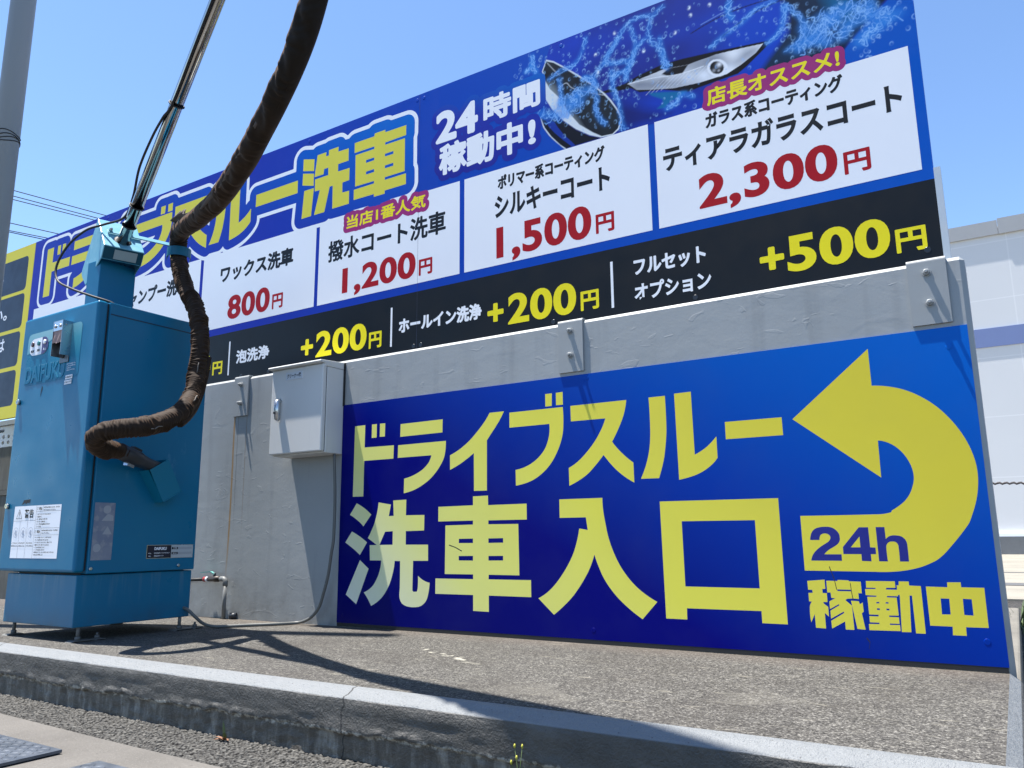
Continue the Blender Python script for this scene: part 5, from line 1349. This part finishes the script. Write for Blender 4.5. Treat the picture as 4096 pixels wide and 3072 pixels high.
bmesh.ops.delete(hb, geom=[f for f in hb.faces if f.normal.z < -0.95 and f.calc_area() > 0.0015], context='FACES')
hb.to_mesh(ho.data); hb.free()
hmod = ho.modifiers.new('sheet', 'SOLIDIFY'); hmod.thickness = 0.002; hmod.offset = -1
# boom
bp = Vector((-3.972, -0.934, 2.070)); be = Vector((1.655, -0.52, 1.0)).normalized()
fnrm = (u_ * 0.741 + Vector((0, 0, 0.671))).normalized()
bo = MB().tube([bp - be * 0.03, bp + be * 3.05], 0.031, 40).build('boom', M_CHROME, vm, smooth=False)
MB().tube([bp - be * 0.004, bp + be * 0.006, bp + be * 0.012], [0.047, 0.047, 0.034], 28).build('boom_collar', M_DARK, vm)
MB().tube([bp + be * 1.42, bp + be * 3.0], 0.0285, 28).build('boom_sleeve', M_CHROME, bo) if False else None
for t in (0.13, 0.27, 0.93, 1.55):
    q = bp + be * t
    n1 = be.cross(Vector((0, 0, 1))).normalized(); n2 = be.cross(n1)
    ring = [q + (n1 * math.cos(a_) + n2 * math.sin(a_)) * 0.0345 + be * 0.006 * math.sin(a_) for a_ in np.linspace(0, 2 * math.pi, 25)]
    MB().tube(ring, 0.004, 8, cap=False).build('cable_tie', M_DARK, bo)
n1 = be.cross(Vector((0, 0, 1))).normalized(); n2 = be.cross(n1)
# black cable along the boom, looping down into the machine
un = Vector((0.30, -0.80, -0.52)); un = (un - be * be.dot(un)).normalized()          # underside of the tube
lf_ = Vector((-0.5, -0.35, 0.5)); lf_ = (lf_ - be * be.dot(lf_)).normalized()
cabp = [bp + be * 3.0 + un * .037, bp + be * 2.0 + un * .037, bp + be * 1.3 + un * .037, bp + be * 0.95 + un * .037, bp + be * 0.84 + un * .032 + lf_ * .024, bp + be * 0.68 + lf_ * .060, bp + be * 0.48 + lf_ * .066, bp + be * 0.30 + lf_ * .040, bp + be * .16 + lf_ * .040 + un * .01,
        Vector((-4.02, -1.02, 2.16)), Vector((-4.12, -1.06, 2.135)), Vector((-4.23, -1.09, 2.06)), Vector((-4.285, -1.11, 1.95)), Vector((-4.24, -1.12, 1.855)), Vector((-4.10, -1.12, 1.785)), Vector((-3.95, -1.09, 1.725)), Vector((-3.87, -1.02, 1.69)), Vector((-3.86, -0.99, 1.655))]
MB().tube(spline([tuple(p) for p in cabp], 150), 0.0062, 10).build('power_cable', M_DARK, vm)
# hose holder bar and cradle
b0 = D0 + u_ * -0.09 + Vector((0, 0, 0.108)) + v_ * 0.03
bar = MB()
bt_ = (u_ * 0.663 * -1 + Vector((0, 0, 0.741))).normalized()     # up the slope
bl = v_ * 0.355
bar.prism([b0 + fnrm * 0.004 - bt_ * 0.016, b0 + fnrm * 0.004 + bt_ * 0.016, b0 + fnrm * 0.010 + bt_ * 0.016, b0 + fnrm * 0.010 - bt_ * 0.016], bl)
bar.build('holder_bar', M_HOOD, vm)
for t in (0.015, 0.12):
    w_ = b0 + v_ * t + fnrm * 0.010
    MB().tube([w_, w_ + fnrm * 0.012, w_ + fnrm * 0.02], [.010, .009, .004], 6).build('wing_nut', M_STEEL, vm)
hc = Vector((-3.872, -0.655, 2.075))
cr = MB()
e0 = b0 + bl + fnrm * 0.007
rows = []
for i in range(22):
    a_ = R(215 - i * 12.0)
    d_ = Vector((0, 1, 0)) * 0 + (Vector((0.83, 0.55, 0.0)) * math.cos(a_ - R(90)) + Vector((0.55, -0.83, 0.0)) * math.sin(a_ + R(90)))
    rows.append(d_)
# U-shaped flat strap round the hose, open towards the wall
Un = Vector((0.85, -0.53, 0.0)).normalized(); Ut = Vector((0.53, 0.85, 0.0)).normalized()
path = [hc - Ut * 0.060 - Un * 0.06, hc - Ut * 0.060 - Un * 0.0]
for i in range(1, 12):
    a_ = R(180 + i * 15); path.append(hc + Ut * 0.060 * math.cos(a_) - Un * 0.060 * math.sin(a_))
path += [hc + Ut * 0.060, hc + Ut * 0.060 - Un * 0.05]
hgt = Vector((0, 0, 0.026))
for s_ in (0.0, 0.004):
    pass
ring_o = [p + (p - hc).normalized() * 0.004 for p in path]
for i in range(len(path) - 1):
    for A_, B_ in ((path, path), ):
        q = [cr.bm.verts.new(x) for x in (path[i] - hgt, path[i + 1] - hgt, path[i + 1] + hgt, path[i] + hgt)]; cr.bm.faces.new(q)
    q = [cr.bm.verts.new(x) for x in (ring_o[i] - hgt, ring_o[i + 1] - hgt, ring_o[i + 1] + hgt, ring_o[i] + hgt)]; cr.bm.faces.new(q)
    for s_ in (-1, 1):
        q = [cr.bm.verts.new(x) for x in (path[i] + hgt * s_, path[i + 1] + hgt * s_, ring_o[i + 1] + hgt * s_, ring_o[i] + hgt * s_)]; cr.bm.faces.new(q)
cr.prism([e0 - bt_ * .016, e0 + bt_ * .016, e0 + bt_ * .016 - fnrm * .006, e0 - bt_ * .016 - fnrm * .006], (path[0] - e0) * 1.05)
M_CRAD = flat('cradle_blue_paint', (0.004, 0.12, 0.21), 0.4, 0, 0.3)
cr.build('hose_cradle', M_CRAD, vm)
# nozzle pocket on the side face
x0, x1 = BX1, BX1 + 0.078
qd = [(-0.853, .820), (-0.754, .660), (-0.653, .720), (-0.754, .882)]
nb = MB()
th = 0.003
def pan(a_, b_, xx0, xx1):
    A_, B_ = Vector((0, *a_)), Vector((0, *b_))
    cen_ = Vector((0, sum(q[0] for q in qd) / 4, sum(q[1] for q in qd) / 4)); n_ = Vector((1, 0, 0)).cross(B_ - A_).normalized()
    if n_.dot(cen_ - A_) < 0: n_ = -n_
    nb.prism([A_ + Vector((xx0, 0, 0)), B_ + Vector((xx0, 0, 0)), B_ + n_ * th + Vector((xx0, 0, 0)), A_ + n_ * th + Vector((xx0, 0, 0))], (xx1 - xx0, 0, 0))
pan(qd[0], qd[1], x0, x1); pan(qd[1], qd[2], x0, x1); pan(qd[2], qd[3], x0, x1)
nb.prism([(x1 + (0.012 if i_ in (0, 3) else -0.006), a_, b_) for i_, (a_, b_) in enumerate(qd)], (th, 0, 0))
nb.build('nozzle_pocket', flat('pocket_lightened_paint', (0.003, 0.16, 0.27), 0.4, 0, 0.35), vm)  # machine paint in a lighter copy, light on the pocket put into the colour

# ---------------------------------------------------------------- hose
vh = empty('vacuum_hose', 'thick brown cloth sleeved vacuum hose hanging from the boom with black nozzle', 'hose', (-3.77, -0.8, 0.85))
hp_ = [(-1.47, -1.715, 3.50), (-1.52, -1.68, 3.15), (-1.66, -1.61, 2.72), (-1.88, -1.524, 2.338 + .0), (-1.968, -1.491, 2.265), (-2.06, -1.457, 2.20), (-2.179, -1.416, 2.14), (-2.31, -1.37, 2.083), (-2.45, -1.31, 2.035), (-2.62, -1.244, 1.999), (-2.74, -1.195, 1.984), (-2.87, -1.14, 1.976), (-3.03, -1.075, 1.986), (-3.27, -0.975, 2.025), (-3.55, -0.84, 2.105), (-3.74, -0.745, 2.162), (-3.835, -0.69, 2.165), (-3.868, -0.665, 2.115), (-3.868, -0.658, 2.06),
       (-3.845, -0.665, 2.0), (-3.805, -0.675, 1.93), (-3.76, -0.685, 1.865), (-3.70, -0.69, 1.785), (-3.655, -0.692, 1.737), (-3.61, -0.690, 1.648), (-3.585, -0.69, 1.574), (-3.565, -0.695, 1.484), (-3.555, -0.706, 1.395), (-3.545, -0.722, 1.306), (-3.516, -0.75, 1.226), (-3.467, -0.81, 1.152), (-3.409, -0.899, 1.081), (-3.375, -0.998, 1.025), (-3.371, -1.085, .994), (-3.384, -1.155, .978), (-3.418, -1.209, .968), (-3.475, -1.245, .950), (-3.53, -1.235, .915), (-3.565, -1.18, .893), (-3.60, -1.11, .895), (-3.635, -1.035, .893)]
n = 1500
P_ = spline(hp_, n)
n_up = int(n * 18.0 / (len(hp_) - 1))
Q_ = P_.copy()
for _ in range(4000): Q_[1:n_up] = 0.25 * Q_[:n_up - 1] + 0.5 * Q_[1:n_up] + 0.25 * Q_[2:n_up + 1]
wq = np.clip((n_up - 70 - np.arange(n)) / 120.0, 0, 1)[:, None]
P_ = P_ * (1 - wq) + Q_ * wq
for _ in range(6): P_[1:-1] = 0.25 * P_[:-2] + 0.5 * P_[1:-1] + 0.25 * P_[2:]
seglen = np.concatenate([[0], np.cumsum(np.linalg.norm(np.diff(P_, axis=0), axis=1))])
sl = seglen[-1]
def ph(seed, sc): return vnoise(seglen, seed, sc)
K = 40
ang = np.linspace(0, 2 * np.pi, K, endpoint=False)
s_hold = seglen[np.argmin(np.linalg.norm(P_ - np.array((-3.868, -0.665, 2.115)), axis=1))]
Rr = np.zeros((n, K))
r = np.random.default_rng(3)
for j in range(K):
    s2 = seglen + 0.012 * np.sin(ang[j] * 2 + seglen * 9) + 0.01 * np.sin(ang[j] * 3 - seglen * 21)
    low_w = 1 / (1 + np.exp(-(seglen - (s_hold - 0.30)) * 16))          # gathered pleats below the bend, drawn smooth above it
    sk_ = s2 + 0.010 * np.sin(ang[j] + vnoise(seglen, 90, 5) * 9)
    saw = (sk_ * 62 + vnoise(seglen, 91, 24) * 2.6) % 1.0
    pleat = (np.where(saw < 0.62, saw / 0.62, (1 - saw) / 0.38) - .5) * 0.0115 * (0.35 + 1.1 * vnoise(seglen + 3.1 * (j // 7), 92, 19))
    fine = (vnoise(sk_, 52, 130) - .5) * 0.006 + (vnoise(s2, 54, 22) - .5) * 0.006
    side = max(0.0, math.cos(ang[j] - 2.2)) ** 1.5                        # wrinkles bunch on one side of the taut run
    taut = (vnoise(s2 * 1.0 + .01 * j, 53, 26) - .5) * 0.017 * side + (vnoise(s2, 57, 60) - .5) * 0.010 * side + (vnoise(seglen + 0.05 * (j // 6), 60 + (j // 6), 6) - .5) * 0.006
    Rr[:, j] = 0.0445 + low_w * (pleat + fine) + (1 - low_w) * (taut + 0.003)
for _ in range(2): Rr = 0.5 * Rr + 0.25 * np.roll(Rr, 1, 1) + 0.25 * np.roll(Rr, -1, 1)
Rr *= np.where(seglen > sl - 0.10, np.linspace(1, .86, n), 1)[:, None]
V = []; prev = None
for i in range(n):
    t = Vector(P_[min(i + 1, n - 1)] - P_[max(i - 1, 0)]).normalized()
    if prev is None: nn = t.cross(Vector((0, 0, 1))).normalized()
    else: nn = (prev - t * prev.dot(t)).normalized()
    prev = nn; bb_ = t.cross(nn); c0 = Vector(P_[i])
    for j in range(K): V.append(c0 + (nn * math.cos(ang[j]) + bb_ * math.sin(ang[j])) * Rr[i, j])
F = [(i * K + j, i * K + (j + 1) % K, (i + 1) * K + (j + 1) % K, (i + 1) * K + j) for i in range(n - 1) for j in range(K)]
F += [tuple(range(K))[::-1], tuple((n - 1) * K + j for j in range(K))]
me = bpy.data.meshes.new('sleeve'); me.from_pydata(V, [], F)
for p in me.polygons: p.use_smooth = True
put(link('sleeve', me, M_HOSE), vh)
# loose zip flap standing off the upper side near the bend
def flap(s0, s1, off_dir, wid, amp, fq, name='seam_flap', lift=0.0):
    idx = [i for i in range(n) if s0 < seglen[i] < s1][::3]
    vs = []; fs = []
    for q, i in enumerate(idx):
        u = (seglen[i] - s0) / (s1 - s0)
        e = math.sin(math.pi * u) ** 0.5
        t = Vector(P_[min(i + 1, n - 1)] - P_[i - 1]).normalized()
        up_ = (Vector(off_dir) - t * t.dot(Vector(off_dir))).normalized(); sd = t.cross(up_)
        b_ = Vector(P_[i]) + up_ * 0.039
        wv_ = math.sin(seglen[i] * fq) * amp * e
        for m_ in range(5):
            h_ = m_ / 4
            vs.append(b_ + up_ * (wid * h_ * e + 0.002 + lift * h_) + sd * (wv_ * h_ + 0.012 * h_ * h_))
    m5 = len(idx)
    for q in range(m5 - 1):
        for m_ in range(4): fs.append((q * 5 + m_, q * 5 + m_ + 1, (q + 1) * 5 + m_ + 1, (q + 1) * 5 + m_))
    me = bpy.data.meshes.new(name); me.from_pydata(vs, [], fs)
    for p in me.polygons: p.use_smooth = True
    o = put(link(name, me, M_FLAP), vh)
    md = o.modifiers.new('thick', 'SOLIDIFY'); md.thickness = 0.003
M_FLAP = flat('brown_flap_cloth', (0.085, 0.064, 0.053), 0.8)
flap(s_hold - 0.62, s_hold - 0.10, (-0.55, -0.55, 0.65), 0.036, 0.034, 40)
flap(s_hold - 1.75, s_hold - 0.55, (0.35, -0.85, -0.35), 0.008, 0.006, 19)
def along(s0, s1, off_dir, rr, name, mat):
    pts = []
    for i in range(n):
        if s0 < seglen[i] < s1:
            t = Vector(P_[min(i + 1, n - 1)] - P_[i - 1]).normalized(); up_ = (Vector(off_dir) - t * t.dot(Vector(off_dir))).normalized()
            pts.append(Vector(P_[i]) + up_ * 0.043)
    put(MB().tube(pts[::4], rr, 6).build(name, mat), vh)
along(s_hold - 2.0, s_hold - 0.5, (0.9, -0.3, -0.5), 0.0035, 'seam', M_HOSE)
# second loose layer hanging under the lower bend
along(s_hold + 0.78, s_hold + 1.28, (0.35, 0.2, -1), 0.020, 'sagging_lining', M_HOSE)
for s_ in (0.86, 1.10, 1.42):
    i = int(np.argmin(abs(seglen - s_hold - s_)))
    if i < n - 3:
        t = Vector(P_[i + 1] - P_[i - 1]).normalized(); up_ = Vector((0.75, -0.55, -0.45)); up_ = (up_ - t * t.dot(up_)).normalized()
        b_ = Vector(P_[i]) + up_ * 0.046
        put(MB().tube([b_ - t * .028, b_ - t * .008 + Vector((0, 0, .004)), b_ + t * .01 - Vector((0, 0, .003)), b_ + t * .03], 0.0028, 6).build('string_tie', flat('frayed_string', (0.16, 0.14, 0.12), 0.9)), vh)
# nozzle
nz = MB()
q0 = Vector((-3.628, -1.055, .895)); q1 = Vector((-3.733, -0.785, .835))
d_ = (q1 - q0).normalized()
sd = Vector((1, 0, 0)); sd = (sd - d_ * sd.dot(d_)).normalized(); up_ = sd.cross(d_)
rings = []
for t, wd_, hh in ((0, .040, .040), (.05, .038, .038), (.055, .043, .040), (.14, .043, .040), (.15, .040, .036), (.22, .036, .030), (.29, .026, .036), (.33, .022, .040)):
    c0 = q0 + d_ * t
    rings.append([nz.bm.verts.new(c0 + sd * wd_ * math.cos(a_) + up_ * hh * math.sin(a_)) for a_ in np.linspace(0, 2 * math.pi, 17)[:-1]])
for A_, B_ in zip(rings[:-1], rings[1:]):
    for j in range(16): nz.bm.faces.new((A_[j], A_[(j + 1) % 16], B_[(j + 1) % 16], B_[j])).smooth = True
nz.bm.faces.new(rings[0]); nz.bm.faces.new(rings[-1][::-1])
no = nz.build('nozzle', M_BLKP, vh)
MB().box(-.012, .012, -.03, .03, 0, .012, Matrix.Translation(q0 + d_ * .11 + up_ * .038) @ Matrix((( *(-sd), ), ( *d_, ), ( *up_, ))).transposed().to_4x4()).build('latch', M_DARK, no)
MB().box(-.012, .012, -.025, .025, 0, .016, Matrix.Translation(q0 + d_ * .09 - up_ * .052) @ Matrix((( *(-sd), ), ( *d_, ), ( *up_, ))).transposed().to_4x4()).build('latch', M_STEEL, no)

# ---------------------------------------------------------------- tall pole at the left edge
px, py = -5.30, -1.0
sp_ = empty('steel_pole', 'tall grey round steel pole with a wire strap at the left edge', 'pole', (px, py, 0))
M_POLE = flat('grey_pole_paint', (0.27, 0.285, 0.295), 0.45)
MB().tube([(px, py, -0.1), (px, py, 9.0)], 0.0745, 48).build('shaft', M_POLE, sp_)
for k_, z in enumerate((3.02, 3.035, 3.05, 3.075)):
    ring = [(px + 0.0765 * math.cos(a_), py + 0.0765 * math.sin(a_), z + 0.012 * math.sin(a_ * 2 + k_)) for a_ in np.linspace(0, 2 * math.pi, 49)]
    MB().tube(ring, 0.003, 6, cap=False).build('wire_strap', M_DARK, sp_)
MB().box(px - .02, px + .01, py - .085, py - .073, 3.01, 3.05).build('strap_buckle', M_DARK, sp_)

# ---------------------------------------------------------------- power lines far behind
M_LINE = flat('black_cable', (0.02, 0.022, 0.03), 0.6)
for i, (a_, b_) in enumerate((((-30, 10.02, 12.87), (-30, 12.95, 13.12)), ((-30, 10.48, 13.04), (-30, 13.12, 13.25)), ((-30, 11.2, 13.31), (-30, 13.2, 13.46)), ((-30, 9.87, 11.935), (-30, 11.62, 12.09)), ((-30, 9.87, 11.64), (-30, 11.21, 11.79)), ((-30, 9.87, 11.585), (-30, 11.12, 11.70)))):
    a_, b_ = Vector(a_), Vector(b_); d_ = b_ - a_
    pts = [a_ - d_ * 6, a_ - d_ * 2, a_, b_, b_ + d_ * 2, b_ + d_ * 6]
    lbl = ('topmost of the upper three thin power lines beyond the sign', 'middle one of the upper three thin power lines beyond the sign', 'lowest of the upper three thin power lines beyond the sign', 'uppermost of the three lower power lines above the yellow board', 'middle one of the three lower power lines above the yellow board', 'lowest power line, nearest above the yellow board')[(2, 1, 0, 3, 4, 5)[i]] if False else \
          ('lowest of the upper three thin power lines beyond the sign', 'middle one of the upper three thin power lines beyond the sign', 'topmost of the upper three thin power lines beyond the sign', 'uppermost of the three lower power lines above the yellow board', 'middle one of the three lower power lines above the yellow board', 'lowest power line of all, just above the yellow board')[i]
    tag(MB().tube([tuple(p) for p in pts], 0.017, 6).build('power_line', M_LINE), lbl, 'power line', 'power lines in the sky behind the sign')

# ---------------------------------------------------------------- white warehouse
wh = empty('warehouse', 'long white metal clad warehouse with blue stripe on the right', 'building', (10, 24.84, -0.2))
def clad():
    m = Mat('white_cladding', (0.62, 0.625, 0.63), 0.6)
    m.mix(m.rng(m.noise(0.5, 4), 0.4, 0.8, 0, 0.3), (0.56, 0.565, 0.57))
    z = m.axis(2); x = m.axis(0)
    fz = m.math('ABSOLUTE', m.math('SUBTRACT', m.math('FRACT', m.math('DIVIDE', m.math('SUBTRACT', z, 0.24 - 0.925), 1.85)), 0.5))
    m.mix(m.math('MULTIPLY', m.rng(fz, 0.012, 0.006), 0.5), (0.76, 0.76, 0.77))
    fx = m.math('ABSOLUTE', m.math('SUBTRACT', m.math('FRACT', m.math('DIVIDE', m.math('SUBTRACT', x, 0.745 - 1.5), 3.0)), 0.5))
    m.mix(m.math('MULTIPLY', m.rng(fx, 0.008, 0.004), 0.5), (0.74, 0.74, 0.74))
    return m.done()
M_CLAD = clad()
MB().box(-45, 60, 24.84, 44, 0.335, 9.92).build('wall', M_CLAD, wh)
MB().box(-45, 60, 24.80, 24.838, 6.12, 6.715).build('blue_stripe', flat('faded_blue_stripe', (0.155, 0.205, 0.39), 0.55), wh)
MB().box(-45, 60, 24.70, 24.839, -0.2, 0.33).build('plinth', concrete_mat('grey_plinth', (0.17, 0.18, 0.19), 0.4), wh)
MB().box(-45, 60, 24.72, 24.838, 0.331, 0.42).build('sill_flashing', M_WHITE, wh)
MB().box(-45, 0.55, 24.76, 24.838, 9.70, 10.16).build('roof_trim', flat('grey_flashing', (0.34, 0.345, 0.35), 0.5), wh)
MB().box(0.56, 60, 24.74, 24.838, 9.69, 10.20).build('roof_trim', bpy.data.materials['grey_flashing'], wh)
MB().box(-45, 60, 24.9, 44, 9.93, 10.0).build('roof', M_CLAD, wh)
rp = spline([(-0.6, 6.0, 0.96), (-0.05, 6.0, 0.945), (0.6, 6.0, 0.925), (1.6, 6.0, 0.93)], 90)
tag(MB().tube([(x, y + 0.004 * math.sin(i * 2.1), z + 0.008 * math.sin(i * 2.1)) for i, (x, y, z) in enumerate(rp)], 0.011, 8).build('rope', flat('weathered_rope', (0.09, 0.08, 0.075), 0.9)), 'thin twisted dark rope strung in front of the white warehouse', 'rope')
for x in (-0.62, 1.62):
    pass
tag(MB().tube([(1.62, 6.0, -0.2), (1.62, 6.0, 1.0)], 0.03, 16).build('barrier_post', M_ZINC), 'grey barrier post holding the right end of the rope', 'post')
tag(MB().tube([(-0.62, 6.0, -0.2), (-0.62, 6.0, 1.03)], 0.03, 16).build('barrier_post', M_ZINC), 'grey barrier post holding the hidden left end of the rope', 'post')

# ---------------------------------------------------------------- fence beyond the left end
fe = empty('board_fence', 'weathered brown board fence with perforated white block band at far left', 'fence', (-9.5, 0.8, 0))
def boards():
    m = Mat('weathered_boards', (0.13, 0.125, 0.105), 0.8)
    m.mix(m.rng(m.noise(40, 4, 0.6, (1, 1, 0.06)), 0.4, 0.7), (0.075, 0.07, 0.058))
    m.mix(m.rng(m.noise(6, 4), 0.5, 0.8, 0, 0.5), (0.19, 0.18, 0.155))
    m.bump(m.noise(50, 3, 0.6, (1, 1, 0.05)), 0.5, 0.004)
    return m.done()
M_BRD = boards()
MB().box(-13, -8.0, 0.80, 0.84, -0.2, 0.925).build('board_panel', M_BRD, fe)
MB().box(-13, -8.0, 0.80, 0.84, 0.985, 1.424).build('board_panel', M_BRD, fe)
MB().box(-13, -8.0, 0.79, 0.838, 0.929, 0.981).build('rail', M_BRD, fe)
blk = MB()
hx = np.arange(-12.9, -8.0, 0.105)
vs = [[(-13000, 1428), (-8000, 1428), (-8000, 1650), (-13000, 1650)]]
hs = []
for x in hx:
    for zc in (1.475, 1.535):
        hs.append([(x * 1000 + 30 * math.cos(t) * .9, zc * 1000 + 20 * math.sin(t)) for t in np.linspace(0, 2 * math.pi, 13)[:-1]])
hs.append(rrect(-12900, -8800, 1585, 1618, 14))
v, f = triangulate(vs, hs)
o = print_mesh('block_band', v, f, 0.80, M_WHITE, fe)
md = o.modifiers.new('thick', 'SOLIDIFY'); md.thickness = 0.08; md.offset = -1
MB().box(-13, -8.0, 0.885, 0.90, 1.428, 1.65).build('band_back', M_ZINC, fe)
MB().box(-13, -8.0, 0.77, 0.90, 1.652, 1.70).build('cap_rail', M_ZINC, fe)
